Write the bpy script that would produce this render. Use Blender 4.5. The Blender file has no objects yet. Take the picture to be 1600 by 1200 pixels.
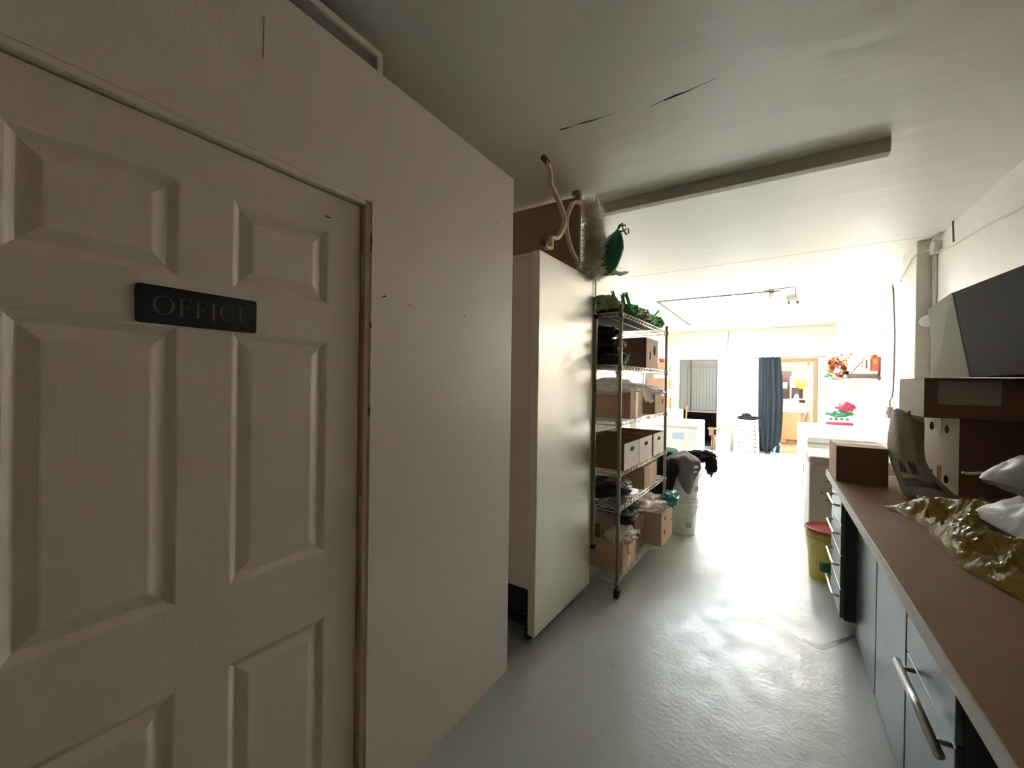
import bpy, bmesh, math, random
from mathutils import Vector, Matrix, noise

C = bpy.context.scene
COL = C.collection
PI = math.pi

# ---------------------------------------------------------------- camera, world, exposure
cd = bpy.data.cameras.new('camera'); cam = bpy.data.objects.new('camera', cd); COL.objects.link(cam)
cd.sensor_fit = 'HORIZONTAL'; cd.sensor_width = 36; cd.lens = 643.124/1600*36
yaw, pitch, roll = 0.565634, -0.0042154, 0.0140432
fv = Vector((-math.sin(yaw)*math.cos(pitch), math.cos(yaw)*math.cos(pitch), math.sin(pitch)))
rv = Vector((math.cos(yaw), math.sin(yaw), 0)); uv = rv.cross(fv)
r2 = rv*math.cos(roll)+uv*math.sin(roll); u2 = -rv*math.sin(roll)+uv*math.cos(roll)
M = Matrix((r2, u2, -fv)).transposed().to_4x4(); M.translation = Vector((0, 0, 1.45))
cam.matrix_world = M
cd.clip_start = 0.02
C.camera = cam
C.cycles.max_bounces = 14; C.cycles.diffuse_bounces = 12; C.cycles.glossy_bounces = 6; C.cycles.transparent_max_bounces = 12

w = bpy.data.worlds.new('sky'); C.world = w; w.use_nodes = True
bgn = w.node_tree.nodes['Background']; bgn.inputs[0].default_value = (0.97, 0.98, 1.0, 1); bgn.inputs[1].default_value = 9.0
C.view_settings.view_transform = 'Standard'; C.view_settings.look = 'None'
C.view_settings.gamma = 1; C.view_settings.exposure = 1.68

def area(name, loc, sx, sy, power, col, rot=(0, 0, 0), portal=False):
    l = bpy.data.lights.new(name, 'AREA'); l.shape = 'RECTANGLE'; l.size = sx; l.size_y = sy
    l.energy = power; l.color = col
    if portal: l.cycles.is_portal = True
    o = bpy.data.objects.new(name, l); COL.objects.link(o); o.location = loc; o.rotation_euler = rot
    return o
area('shop_ceiling_lamp', (0.5, 12.6, 2.5), 1.6, 1.2, 60, (1.0, 0.86, 0.66))

# ---------------------------------------------------------------- materials
def sock(n, name):
    return n.inputs[name]
def mat(name, col, rough=0.6, metal=0.0, bump=0.0, bscale=40.0, var=0.0, vscale=6.0, spec=0.5,
        emit=None, estr=0.0, trans=0.0, alpha=1.0, stretch=None, sheen=0.0, coat=0.0, sss=0.0, rvar=0.0):
    m = bpy.data.materials.new(name); m.use_nodes = True
    nt = m.node_tree; N = nt.nodes; L = nt.links; b = N['Principled BSDF']
    c = tuple(col)+(1,)
    b.inputs['Base Color'].default_value = c
    b.inputs['Roughness'].default_value = rough
    b.inputs['Metallic'].default_value = metal
    b.inputs['Specular IOR Level'].default_value = spec
    b.inputs['Transmission Weight'].default_value = trans
    b.inputs['Alpha'].default_value = alpha
    b.inputs['Coat Weight'].default_value = coat
    b.inputs['Sheen Weight'].default_value = sheen
    if emit:
        b.inputs['Emission Color'].default_value = tuple(emit)+(1,); b.inputs['Emission Strength'].default_value = estr
    tc = N.new('ShaderNodeTexCoord'); mp = N.new('ShaderNodeMapping'); L.new(tc.outputs['Object'], mp.inputs[0])
    if stretch: mp.inputs['Scale'].default_value = stretch
    if var > 0:
        n = N.new('ShaderNodeTexNoise'); n.inputs['Scale'].default_value = vscale; n.inputs['Detail'].default_value = 5
        L.new(mp.outputs[0], n.inputs[0])
        mx = N.new('ShaderNodeMix'); mx.data_type = 'RGBA'
        mx.inputs[6].default_value = tuple(max(0, x*(1-var)) for x in col)+(1,)
        mx.inputs[7].default_value = tuple(min(1, x*(1+var*0.6)) for x in col)+(1,)
        L.new(n.outputs['Fac'], mx.inputs[0]); L.new(mx.outputs[2], b.inputs['Base Color'])
    if rvar > 0:
        n3 = N.new('ShaderNodeTexNoise'); n3.inputs['Scale'].default_value = 3; n3.inputs['Detail'].default_value = 6
        L.new(mp.outputs[0], n3.inputs[0]); mr = N.new('ShaderNodeMapRange')
        mr.inputs[3].default_value = rough-rvar; mr.inputs[4].default_value = rough+rvar
        L.new(n3.outputs['Fac'], mr.inputs[0]); L.new(mr.outputs[0], b.inputs['Roughness'])
    if bump > 0:
        n2 = N.new('ShaderNodeTexNoise'); n2.inputs['Scale'].default_value = bscale; n2.inputs['Detail'].default_value = 4
        L.new(mp.outputs[0], n2.inputs[0])
        bp = N.new('ShaderNodeBump'); bp.inputs['Strength'].default_value = bump; bp.inputs['Distance'].default_value = 0.01
        L.new(n2.outputs['Fac'], bp.inputs['Height']); L.new(bp.outputs[0], b.inputs['Normal'])
    return m

def floor_mat():
    m = mat('painted_floor', (0.46, 0.50, 0.50), rough=0.24)
    nt = m.node_tree; N = nt.nodes; L = nt.links; b = N['Principled BSDF']
    tc = N.new('ShaderNodeTexCoord')
    def nz(s, d=5, r=0.55):
        n = N.new('ShaderNodeTexNoise'); n.inputs['Scale'].default_value = s; n.inputs['Detail'].default_value = d
        n.inputs['Roughness'].default_value = r; L.new(tc.outputs['Object'], n.inputs[0]); return n
    big = nz(1.1); mid = nz(7, 6); fine = nz(55, 3); chips = nz(9, 8, 0.7)
    mx = N.new('ShaderNodeMix'); mx.data_type = 'RGBA'; mx.inputs[6].default_value = (0.40, 0.42, 0.40, 1); mx.inputs[7].default_value = (0.50, 0.52, 0.50, 1)
    L.new(big.outputs['Fac'], mx.inputs[0])
    cr = N.new('ShaderNodeValToRGB'); cr.color_ramp.elements[0].position = 0.235; cr.color_ramp.elements[1].position = 0.26
    cr.color_ramp.elements[0].color = (0, 0, 0, 1); cr.color_ramp.elements[1].color = (1, 1, 1, 1)
    L.new(chips.outputs['Fac'], cr.inputs[0])
    mx2 = N.new('ShaderNodeMix'); mx2.data_type = 'RGBA'; mx2.inputs[6].default_value = (0.16, 0.15, 0.13, 1)
    L.new(cr.outputs[0], mx2.inputs[0]); L.new(mx.outputs[2], mx2.inputs[7]); L.new(mx2.outputs[2], b.inputs['Base Color'])
    mr = N.new('ShaderNodeMapRange'); mr.inputs[1].default_value = 0.3; mr.inputs[2].default_value = 0.7
    mr.inputs[3].default_value = 0.27; mr.inputs[4].default_value = 0.44
    L.new(mid.outputs['Fac'], mr.inputs[0]); L.new(mr.outputs[0], b.inputs['Roughness'])
    ma = N.new('ShaderNodeMath'); ma.operation = 'MULTIPLY_ADD'; ma.inputs[1].default_value = 0.35
    L.new(fine.outputs['Fac'], ma.inputs[0]); L.new(mid.outputs['Fac'], ma.inputs[2])
    bp = N.new('ShaderNodeBump'); bp.inputs['Strength'].default_value = 0.30; bp.inputs['Distance'].default_value = 0.012
    L.new(ma.outputs[0], bp.inputs['Height']); L.new(bp.outputs[0], b.inputs['Normal'])
    return m

def ceil_mat():
    m = mat('ceiling_paint', (0.80, 0.78, 0.73), rough=0.36, spec=0.7)
    nt = m.node_tree; N = nt.nodes; L = nt.links; b = N['Principled BSDF']
    tc = N.new('ShaderNodeTexCoord')
    n = N.new('ShaderNodeTexNoise'); n.inputs['Scale'].default_value = 1.3; n.inputs['Detail'].default_value = 3; L.new(tc.outputs['Object'], n.inputs[0])
    mp = N.new('ShaderNodeMapping'); mp.inputs['Scale'].default_value = (1.4, 7, 1); L.new(tc.outputs['Object'], mp.inputs[0])
    n2 = N.new('ShaderNodeTexNoise'); n2.inputs['Scale'].default_value = 1.2; n2.inputs['Detail'].default_value = 5; L.new(mp.outputs[0], n2.inputs[0])
    ad = N.new('ShaderNodeMath'); ad.operation = 'MULTIPLY_ADD'; ad.inputs[1].default_value = 0.35
    L.new(n2.outputs['Fac'], ad.inputs[0]); L.new(n.outputs['Fac'], ad.inputs[2])
    bp = N.new('ShaderNodeBump'); bp.inputs['Strength'].default_value = 0.5; bp.inputs['Distance'].default_value = 0.03
    L.new(ad.outputs[0], bp.inputs['Height']); L.new(bp.outputs[0], b.inputs['Normal'])
    mr = N.new('ShaderNodeMapRange'); mr.inputs[3].default_value = 0.28; mr.inputs[4].default_value = 0.50
    L.new(n.outputs['Fac'], mr.inputs[0]); L.new(mr.outputs[0], b.inputs['Roughness'])
    return m

def glass_mat(name, tint=(1, 1, 1)):
    m = bpy.data.materials.new(name); m.use_nodes = True; nt = m.node_tree; N = nt.nodes; L = nt.links
    for n in list(N): N.remove(n)
    o = N.new('ShaderNodeOutputMaterial'); t = N.new('ShaderNodeBsdfTransparent'); g = N.new('ShaderNodeBsdfGlossy')
    t.inputs[0].default_value = tint+(1,); g.inputs['Roughness'].default_value = 0.1
    mx = N.new('ShaderNodeMixShader'); mx.inputs[0].default_value = 0.06
    L.new(t.outputs[0], mx.inputs[1]); L.new(g.outputs[0], mx.inputs[2]); L.new(mx.outputs[0], o.inputs[0]); return m

def film_mat(name, col, thr=0.45, rough=0.25, clear=0.3, bump=0.4):
    """thin plastic film: translucent + gloss, partly see-through"""
    m = bpy.data.materials.new(name); m.use_nodes = True; nt = m.node_tree; N = nt.nodes; L = nt.links
    b = N['Principled BSDF']; o = N['Material Output']
    b.inputs['Base Color'].default_value = col+(1,); b.inputs['Roughness'].default_value = rough; b.inputs['Specular IOR Level'].default_value = 0.8
    tr = N.new('ShaderNodeBsdfTranslucent'); tr.inputs[0].default_value = col+(1,)
    tp = N.new('ShaderNodeBsdfTransparent'); tp.inputs[0].default_value = tuple(min(1, 0.3+0.7*c) for c in col)+(1,)
    m1 = N.new('ShaderNodeMixShader'); m1.inputs[0].default_value = thr; L.new(b.outputs[0], m1.inputs[1]); L.new(tr.outputs[0], m1.inputs[2])
    m2 = N.new('ShaderNodeMixShader'); m2.inputs[0].default_value = clear; L.new(m1.outputs[0], m2.inputs[1]); L.new(tp.outputs[0], m2.inputs[2])
    L.new(m2.outputs[0], o.inputs[0])
    tc = N.new('ShaderNodeTexCoord'); n = N.new('ShaderNodeTexNoise'); n.inputs['Scale'].default_value = 22; n.inputs['Detail'].default_value = 4
    L.new(tc.outputs['Object'], n.inputs[0]); bp = N.new('ShaderNodeBump'); bp.inputs['Strength'].default_value = bump; bp.inputs['Distance'].default_value = 0.02
    L.new(n.outputs['Fac'], bp.inputs['Height']); L.new(bp.outputs[0], b.inputs['Normal'])
    return m

MT = dict(
    floor=floor_mat(), ceil=ceil_mat(),
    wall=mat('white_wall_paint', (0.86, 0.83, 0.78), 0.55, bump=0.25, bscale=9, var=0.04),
    wallfar=mat('far_wall_paint_darkened', (0.62, 0.59, 0.53), 0.6, bump=0.2, bscale=7, var=0.05),  # same white paint, darkened to offset the strong light at the far end
    part=mat('partition_paint', (0.86, 0.76, 0.69), 0.32, spec=0.9, bump=0.12, bscale=90, var=0.03, vscale=3),
    door=mat('door_paint', (0.80, 0.70, 0.62), 0.40, bump=0.07, bscale=30, stretch=(5, 5, 0.8), var=0.02),
    jamb=mat('worn_jamb_wood', (0.55, 0.37, 0.28), 0.6, bump=0.4, bscale=30, var=0.3, vscale=20, stretch=(3, 3, 0.4)),
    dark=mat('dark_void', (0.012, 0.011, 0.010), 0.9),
    brass=mat('old_hinge', (0.45, 0.38, 0.31), 0.45, 0.5),
    sign=mat('sign_black', (0.010, 0.013, 0.018), 0.35, bump=0.1, bscale=90),
    signl=mat('sign_letters', (0.13, 0.12, 0.12), 0.4, 0.3),
    enamel=mat('fridge_enamel', (0.90, 0.86, 0.78), 0.36, 0.75, bump=0.06, bscale=3, var=0.03, vscale=2),
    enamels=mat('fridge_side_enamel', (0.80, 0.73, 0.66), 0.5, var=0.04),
    steel=mat('brushed_steel', (0.55, 0.56, 0.56), 0.28, 0.9, bump=0.08, bscale=60, stretch=(1, 1, 12)),
    chrome=mat('chrome_wire', (0.62, 0.58, 0.50), 0.28, 0.85),
    bchrome=mat('white_epoxy_wire', (0.80, 0.76, 0.66), 0.4, 0.2),
    post=mat('rack_post', (0.34, 0.32, 0.24), 0.35, 0.7),
    black=mat('black_rubber', (0.014, 0.013, 0.013), 0.55),
    blackfilm=mat('black_plastic_film', (0.018, 0.016, 0.015), 0.32, bump=0.6, bscale=18),
    cardf=mat('cardboard_darkened_far', (0.25, 0.15, 0.09), 0.75, var=0.1),  # same cardboard, darkened for boxes standing in the bright far end
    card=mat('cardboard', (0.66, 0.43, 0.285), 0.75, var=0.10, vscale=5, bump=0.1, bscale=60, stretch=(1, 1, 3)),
    cardd=mat('dark_or_shaded_cardboard', (0.22, 0.125, 0.08), 0.75, var=0.15, vscale=5),  # dark brown card, also painted shade on the near sides of lighter boxes
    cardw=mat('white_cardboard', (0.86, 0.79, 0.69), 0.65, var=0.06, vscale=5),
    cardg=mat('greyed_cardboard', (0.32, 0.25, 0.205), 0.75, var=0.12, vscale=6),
    whitep=mat('printed_white_carton', (0.85, 0.84, 0.83), 0.6, var=0.03),
    tape=mat('packing_tape', (0.80, 0.70, 0.58), 0.25, var=0.05),
    taped=mat('brown_tape', (0.42, 0.32, 0.20), 0.25),
    label=mat('paper_label', (0.40, 0.33, 0.28), 0.6),
    inkrefl=mat('ink_and_reflection_grey', (0.06, 0.06, 0.07), 0.7),
    lamtop=mat('brown_laminate', (0.285, 0.17, 0.10), 0.65, spec=0.15, var=0.22, vscale=7, bump=0.06, bscale=60),
    lamedge=mat('worktop_edge_band', (0.56, 0.52, 0.47), 0.4, var=0.12, vscale=25),
    cab=mat('blue_grey_steel', (0.16, 0.19, 0.20), 0.30, 0.6, bump=0.12, bscale=4, var=0.08, vscale=4),
    cabd=mat('charcoal_panel', (0.055, 0.052, 0.058), 0.5),
    white=mat('white_enamel', (0.84, 0.84, 0.82), 0.22),
    whitem=mat('white_plastic', (0.80, 0.79, 0.75), 0.38),
    frame=mat('skylight_frame_paint', (0.18, 0.175, 0.16), 0.5),
    greyf=mat('grey_enamel', (0.50, 0.45, 0.40), 0.4, var=0.05),
    yellow=mat('yellow_plastic', (0.62, 0.52, 0.09), 0.4, var=0.1),
    red=mat('red_plastic', (0.42, 0.06, 0.05), 0.35),
    redb=mat('bright_red_print', (0.28, 0.018, 0.045), 0.35, bump=0.3, bscale=18),
    green=mat('green_print', (0.015, 0.14, 0.06), 0.4, bump=0.3, bscale=18),
    dgreen=mat('dark_green_plastic', (0.012, 0.16, 0.085), 0.3, bump=0.7, bscale=16, var=0.3, vscale=9),
    leaf=mat('green_produce_bag', (0.09, 0.42, 0.09), 0.32, bump=0.6, bscale=14, var=0.5, vscale=8),
    lleaf=mat('pale_green_film', (0.36, 0.46, 0.22), 0.35, bump=0.5, bscale=14, var=0.4, vscale=9),
    jacket=mat('grey_jacket_cloth', (0.115, 0.10, 0.10), 0.8, bump=0.4, bscale=30, sheen=0.2),
    bcloth=mat('black_cloth', (0.010, 0.010, 0.011), 0.9, bump=0.3, bscale=40),
    gcloth=mat('green_cloth', (0.01, 0.13, 0.07), 0.8, bump=0.3, bscale=40),
    curtain=mat('slate_curtain', (0.016, 0.024, 0.034), 0.85, bump=0.15, bscale=120),
    lining=mat('curtain_lining', (0.28, 0.36, 0.42), 0.8),
    wood=mat('doorframe_wood', (0.25, 0.165, 0.085), 0.5, var=0.15, vscale=8, stretch=(4, 4, 0.6)),
    tan=mat('tan_laminate', (0.34, 0.19, 0.085), 0.45, var=0.05),
    brown=mat('brown_tabletop', (0.40, 0.28, 0.20), 0.55, var=0.15, vscale=5, bump=0.1, bscale=20),
    gold=mat('gilt_metal', (0.80, 0.62, 0.44), 0.4, 0.45),
    goldd=mat('dark_bronze', (0.16, 0.10, 0.06), 0.5, 0.3),
    fur=film_mat('cream_fleece', (0.97, 0.93, 0.85), 0.6, 0.9, 0.35, 0.0),
    strip=mat('ceiling_batten_paint', (0.50, 0.46, 0.41), 0.6, var=0.08),
    batten=mat('grey_panel_paint', (0.14, 0.14, 0.125), 0.6, var=0.08, vscale=5),
    battend=mat('grey_panel_groove', (0.07, 0.07, 0.062), 0.7),
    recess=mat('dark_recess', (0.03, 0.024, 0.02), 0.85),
    cable=mat('grey_cable', (0.17, 0.16, 0.135), 0.5),
    wcable=mat('white_painted_cable', (0.64, 0.61, 0.55), 0.5),
    fixture=mat('lamp_housing', (0.62, 0.60, 0.54), 0.4),
    tube=mat('glowing_tube', (1, 1, 1), 0.4, emit=(1.0, 0.955, 0.90), estr=52.0),
    glass=glass_mat('skylight_glass', (0.95, 0.99, 1.0)),
    sack=mat('woven_sack', (0.34, 0.28, 0.23), 0.6, bump=0.4, bscale=70, var=0.12, vscale=5),
    sackw=mat('white_woven_sack', (0.30, 0.285, 0.27), 0.45, bump=0.35, bscale=30, var=0.15, vscale=8),
    litflap=mat('lit_speckled_flap', (0.52, 0.52, 0.48), 0.7, bump=0.2, bscale=60, var=0.12, vscale=9),  # speckled flap, its colour lightened for the light it faces
    shadeface=mat('carton_face_in_shade', (0.055, 0.052, 0.043), 0.8, var=0.15, vscale=6),  # carton colour darkened because this face turns away from the light
    yfilm=film_mat('yellow_film', (0.46, 0.34, 0.035), 0.3, 0.16, 0.12),
    cfilm=film_mat('clear_film', (0.86, 0.82, 0.76), 0.35, 0.18, 0.5),
    gfilm=film_mat('green_film', (0.10, 0.50, 0.36), 0.4, 0.22, 0.25),
    wfilm=film_mat('white_film', (0.95, 0.90, 0.85), 0.4, 0.3, 0.15),
    shopwall=mat('shop_wall', (0.60, 0.50, 0.34), 0.7),
    shopfloor=mat('shop_floor', (0.34, 0.22, 0.15), 0.4, var=0.08),
    paper=mat('white_paper', (0.86, 0.85, 0.80), 0.7),
    crack=mat('ceiling_crack', (0.10, 0.085, 0.07), 0.9),
    blue=mat('pale_blue_print', (0.50, 0.62, 0.76), 0.5),
    orange=mat('orange_print', (0.42, 0.12, 0.02), 0.45),
    ylw=mat('yellow_print', (0.42, 0.27, 0.03), 0.45),
    stain=mat('dark_floor_stain', (0.10, 0.11, 0.11), 0.3),
    chipm=mat('worn_patch', (0.30, 0.20, 0.14), 0.7),
)

# ---------------------------------------------------------------- mesh helpers
class MB:
    def __init__(s): s.v = []; s.f = []; s.sm = []
    def add(s, vs, fs, smooth=False):
        o = len(s.v); s.v += [Vector(v) for v in vs]
        for f in fs: s.f.append([o+i for i in f]); s.sm.append(smooth)
        return s
    def box(s, a, b):
        x0, y0, z0 = a; x1, y1, z1 = b
        return s.add([(x0,y0,z0),(x1,y0,z0),(x1,y1,z0),(x0,y1,z0),(x0,y0,z1),(x1,y0,z1),(x1,y1,z1),(x0,y1,z1)],
                     [(3,2,1,0),(4,5,6,7),(0,1,5,4),(1,2,6,5),(2,3,7,6),(3,0,4,7)])
    def hexa(s, pts):
        return s.add(pts, [(3,2,1,0),(4,5,6,7),(0,1,5,4),(1,2,6,5),(2,3,7,6),(3,0,4,7)])
    def tube(s, pts, r, n=8, cap=True, closed=False):
        pts = [Vector(p) for p in pts]; k = len(pts); rr = r if isinstance(r, (list, tuple)) else [r]*k
        up = Vector((0.12, 0.31, 0.94)).normalized(); rings = []
        for i, p in enumerate(pts):
            if closed: t = pts[(i+1) % k]-pts[i-1]
            else: t = pts[min(i+1, k-1)]-pts[max(i-1, 0)]
            t.normalize(); a = t.cross(up)
            if a.length < 0.05: a = t.cross(Vector((1, 0, 0)))
            a.normalize(); b = t.cross(a)
            rings.append([p+(a*math.cos(2*PI*j/n)+b*math.sin(2*PI*j/n))*rr[i] for j in range(n)])
        vs = [v for R in rings for v in R]; fs = []
        for i in range(k if closed else k-1):
            i2 = (i+1) % k
            for j in range(n): fs.append((i*n+j, i*n+(j+1) % n, i2*n+(j+1) % n, i2*n+j))
        if cap and not closed: fs.append(tuple(range(n-1, -1, -1))); fs.append(tuple((k-1)*n+j for j in range(n)))
        return s.add(vs, fs, True)
    def lathe(s, prof, c=(0, 0, 0), n=28, cap=True):
        vs = []; fs = []; c = Vector(c)
        for r, z in prof:
            for j in range(n): vs.append(c+Vector((r*math.cos(2*PI*j/n), r*math.sin(2*PI*j/n), z)))
        for i in range(len(prof)-1):
            for j in range(n): fs.append((i*n+j, i*n+(j+1) % n, (i+1)*n+(j+1) % n, (i+1)*n+j))
        if cap: fs.append(tuple(range(n-1, -1, -1))); fs.append(tuple((len(prof)-1)*n+j for j in range(n)))
        return s.add(vs, fs, True)
    def build(s, name, m, parent=None, bevel=0.0, seg=2, smooth=None, loc=None, recenter=True, sub=0, solid=0.0):
        me = bpy.data.meshes.new(name)
        off = Vector((0, 0, 0))
        if parent is None and recenter:
            if loc is not None: off = Vector(loc)
            else:
                xs = [v.x for v in s.v]; ys = [v.y for v in s.v]; zs = [v.z for v in s.v]
                off = Vector(((min(xs)+max(xs))/2, (min(ys)+max(ys))/2, min(zs)))
        me.from_pydata([tuple(v-off) for v in s.v], [], s.f)
        for p, q in zip(me.polygons, s.sm): p.use_smooth = q if smooth is None else smooth
        bm = bmesh.new(); bm.from_mesh(me); bmesh.ops.recalc_face_normals(bm, faces=bm.faces); bm.to_mesh(me); bm.free()
        me.materials.append(MT[m] if isinstance(m, str) else m)
        o = bpy.data.objects.new(name, me); COL.objects.link(o); o.location = off
        if parent is not None: o.parent = parent
        if solid:
            md = o.modifiers.new('solid', 'SOLIDIFY'); md.thickness = solid; md.offset = 0
        if bevel:
            md = o.modifiers.new('bevel', 'BEVEL'); md.width = bevel; md.segments = seg; md.limit_method = 'ANGLE'; md.harden_normals = False
        if sub:
            md = o.modifiers.new('sub', 'SUBSURF'); md.levels = sub; md.render_levels = sub
        return o

def thing(name, label, cat, loc=(0, 0, 0), rz=0, group=None):
    o = bpy.data.objects.new(name, None); COL.objects.link(o); o.location = loc; o.rotation_euler = (0, 0, rz)
    o.empty_display_size = 0.1
    return tag(o, label, cat, group)
def tag(o, label, cat, group=None, kind=None):
    o['label'] = label; o['category'] = cat
    if group: o['group'] = group
    if kind: o['kind'] = kind
    return o
def struct(o): o['kind'] = 'structure'; return o
def dup(root, loc, rz=0, label=None):
    r = root.copy(); COL.objects.link(r); r.location = loc; r.rotation_euler = (0, 0, rz)
    if label: r['label'] = label
    for ch in list(root.children):
        c = ch.copy(); COL.objects.link(c); c.parent = r
        for g in ch.children:
            d = g.copy(); COL.objects.link(d); d.parent = c
    return r
def bx(a, b): return MB().box(a, b)

def ico(n=4):
    bm = bmesh.new(); bmesh.ops.create_icosphere(bm, subdivisions=n, radius=1.0)
    vs = [v.co.copy() for v in bm.verts]; bm.verts.index_update(); fs = [tuple(v.index for v in f.verts) for f in bm.faces]; bm.free()
    return vs, fs
ICO = {n: ico(n) for n in (3, 4, 5)}
def blob(c, rad, seed=0, amp=0.18, freq=2.2, crease=0.12, cfreq=4.0, n=4, floor=None, box=0.0, rz=0.0, tilt=None):
    """crumpled, puffy mass: ridged noise gives creases"""
    vs, fs = ICO[n]; mb = MB(); out = []; c = Vector(c); off = Vector((seed*3.7, seed*1.9, seed*5.3))
    R = Matrix.Rotation(rz, 3, 'Z')
    if tilt: R = R @ Matrix.Rotation(tilt[0], 3, 'X') @ Matrix.Rotation(tilt[1], 3, 'Y')
    for v in vs:
        u = v.copy()
        if box:
            mxx = max(abs(u.x), abs(u.y), abs(u.z)); u = u*(1-box)+(u/mxx)*box*0.86
        d = 1+amp*noise.noise(v*freq+off)
        rg = 1-abs(noise.noise(v*cfreq+off*2))*2.2
        rg2 = 1-abs(noise.noise(v*cfreq*2.3+off))*2.2
        d += crease*(rg-0.5)+crease*0.45*(rg2-0.5)
        p = Vector((u.x*rad[0]*d, u.y*rad[1]*d, u.z*rad[2]*d))
        p = R @ p + c
        if floor is not None and p.z < floor: p.z = floor+0.002*(p.z-floor)
        out.append(p)
    return mb.add(out, fs, True)

def sheet(fn, nu, nv):
    """surface fn(u,v)->(x,y,z) for u,v in 0..1"""
    vs = [fn(i/nu, j/nv) for j in range(nv+1) for i in range(nu+1)]
    fs = [(j*(nu+1)+i, j*(nu+1)+i+1, (j+1)*(nu+1)+i+1, (j+1)*(nu+1)+i) for j in range(nv) for i in range(nu)]
    return MB().add(vs, fs, True)

# ---------------------------------------------------------------- the setting
XR, XL, YF, H = 1.157, -2.25, 10.62, 2.73
SK = (-1.49, -0.07, 6.60, 9.42)   # skylight opening
struct(bx((XL-0.1, -2.6, -0.1), (XR+0.1, YF, 0)).build('floor', 'floor', recenter=False))
cb = MB()
for a, b in (((XL-0.1, -2.6), (XR+0.1, SK[2])), ((XL-0.1, SK[3]), (XR+0.1, YF)), ((XL-0.1, SK[2]), (SK[0], SK[3])), ((SK[1], SK[2]), (XR+0.1, SK[3]))):
    cb.box((a[0], a[1], H), (b[0], b[1], H+0.1))
struct(cb.build('ceiling', 'ceil', recenter=False))
struct(bx((XR, -2.6, 0), (XR+0.1, YF, H)).build('wall_right', 'wall', recenter=False))
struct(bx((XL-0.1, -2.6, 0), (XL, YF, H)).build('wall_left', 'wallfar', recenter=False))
struct(bx((XL-0.1, -2.7, 0), (XR+0.1, -2.6, H)).build('wall_back', mat('back_wall_paint', (0.72, 0.64, 0.56), 0.8), recenter=False))
# far wall with two openings: recess (-1.93..-1.09) and curtained doorway (0.10..0.76)
wf = MB(); DT = 2.05
for a, b in (((XL-0.1, 0), (-1.93, H)), ((-1.93, DT), (-1.10, H)), ((-1.10, 0), (-0.10, H)), ((-0.10, 2.04), (0.78, H)), ((0.78, 0), (XR+0.1, H))):
    wf.box((a[0], YF, a[1]), (b[0], YF+0.12, b[1]))
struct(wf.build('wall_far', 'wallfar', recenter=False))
# pilasters of the right wall
struct(bx((1.04, 4.92, 0), (XR+0.01, 5.40, H)).build('trim_1', mat('pilaster_paint', (0.70, 0.67, 0.61), 0.6, bump=0.9, bscale=9, var=0.08, vscale=12), bevel=0.008, recenter=False))
struct(bx((1.02, 9.55, 0), (XR+0.01, 10.05, H)).build('trim_2', 'wallfar', bevel=0.008, recenter=False))
# skylight well, frame and panes
kx0, kx1, ky0, ky1 = SK
wl = MB()
e_ = 0.004
wl.box((kx0-0.03, ky0-0.03, H), (kx0+e_, ky1+0.03, 3.0)); wl.box((kx1-e_, ky0-0.03, H), (kx1+0.03, ky1+0.03, 3.0))
wl.box((kx0, ky0-0.03, H), (kx1, ky0+e_, 3.0)); wl.box((kx0, ky1-e_, H), (kx1, ky1+0.03, 3.0))
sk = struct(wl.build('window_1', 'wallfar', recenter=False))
bx((kx0+e_, ky0+e_, 2.955), (kx1-e_, ky1-e_, 2.962)).build('window_pane', 'glass', sk)
tr = MB()
tr.box((kx0-0.05, ky0-0.05, H-0.012), (kx0, ky1+0.05, H)); tr.box((kx1, ky0-0.05, H-0.012), (kx1+0.05, ky1+0.05, H))
tr.box((kx0, ky0-0.05, H-0.012), (kx1, ky0, H)); tr.box((kx0, ky1, H-0.012), (kx1, ky1+0.05, H))
tr.build('window_frame', 'frame', sk)
# painted batten under the ceiling
struct(bx((-1.10, 2.80, 2.655), (0.49, 2.865, H)).build('trim_3', 'strip', bevel=0.004, recenter=False))
# seams of the ceiling boards
def crackline(name, pts, r, m='crack'):
    o = MB().tube(pts, r, 5).build(name, m, recenter=False); return struct(o)
random.seed(4)
def wob(a, b, n, j=0.004):
    a = Vector(a); b = Vector(b)
    return [a.lerp(b, i/n)+Vector((0, random.uniform(-j, j), 0)) for i in range(n+1)]
crackline('trim_4', wob((-0.93, 1.885, H), (-0.66, 1.90, H), 9), [0.002, 0.004, 0.0015, 0.001, 0.004, 0.0045, 0.003, 0.001, 0.001, 0.001])
crackline('trim_5', wob((-0.50, 1.94, H), (-0.22, 1.90, H), 9), [0.001, 0.0012, 0.0015, 0.0045, 0.005, 0.003, 0.002, 0.001, 0.001, 0.001])
crackline('trim_6', wob((-1.60, 4.93, H), (1.05, 4.80, H), 20, 0.006), 0.0022, 'strip')
crackline('trim_7', wob((-1.6, 6.40, H), (1.1, 6.32, H), 14, 0.004), 0.0018, 'strip')

# partition with the office door
PX = -1.113; PT = 2.467; PE = 1.743
D0, D1, DH = 0.045, 0.885, 2.030
pw = MB()
pw.box((PX-0.11, D1, 0), (PX, PE, PT)); pw.box((PX-0.11, -2.6, 0), (PX, D0, PT)); pw.box((PX-0.11, D0, DH), (PX, D1, PT))
pw.box((XL, PE-0.11, 0), (PX-0.11, PE, PT)); pw.box((XL, -2.6, PT-0.08), (PX-0.11, PE-0.11, PT))
struct(pw.build('wall_partition', 'part', recenter=False))
struct(bx((XL, 0.0, 0.0), (PX-0.115, 0.01, PT-0.09)).build('wall_office', 'dark', recenter=False))
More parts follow.
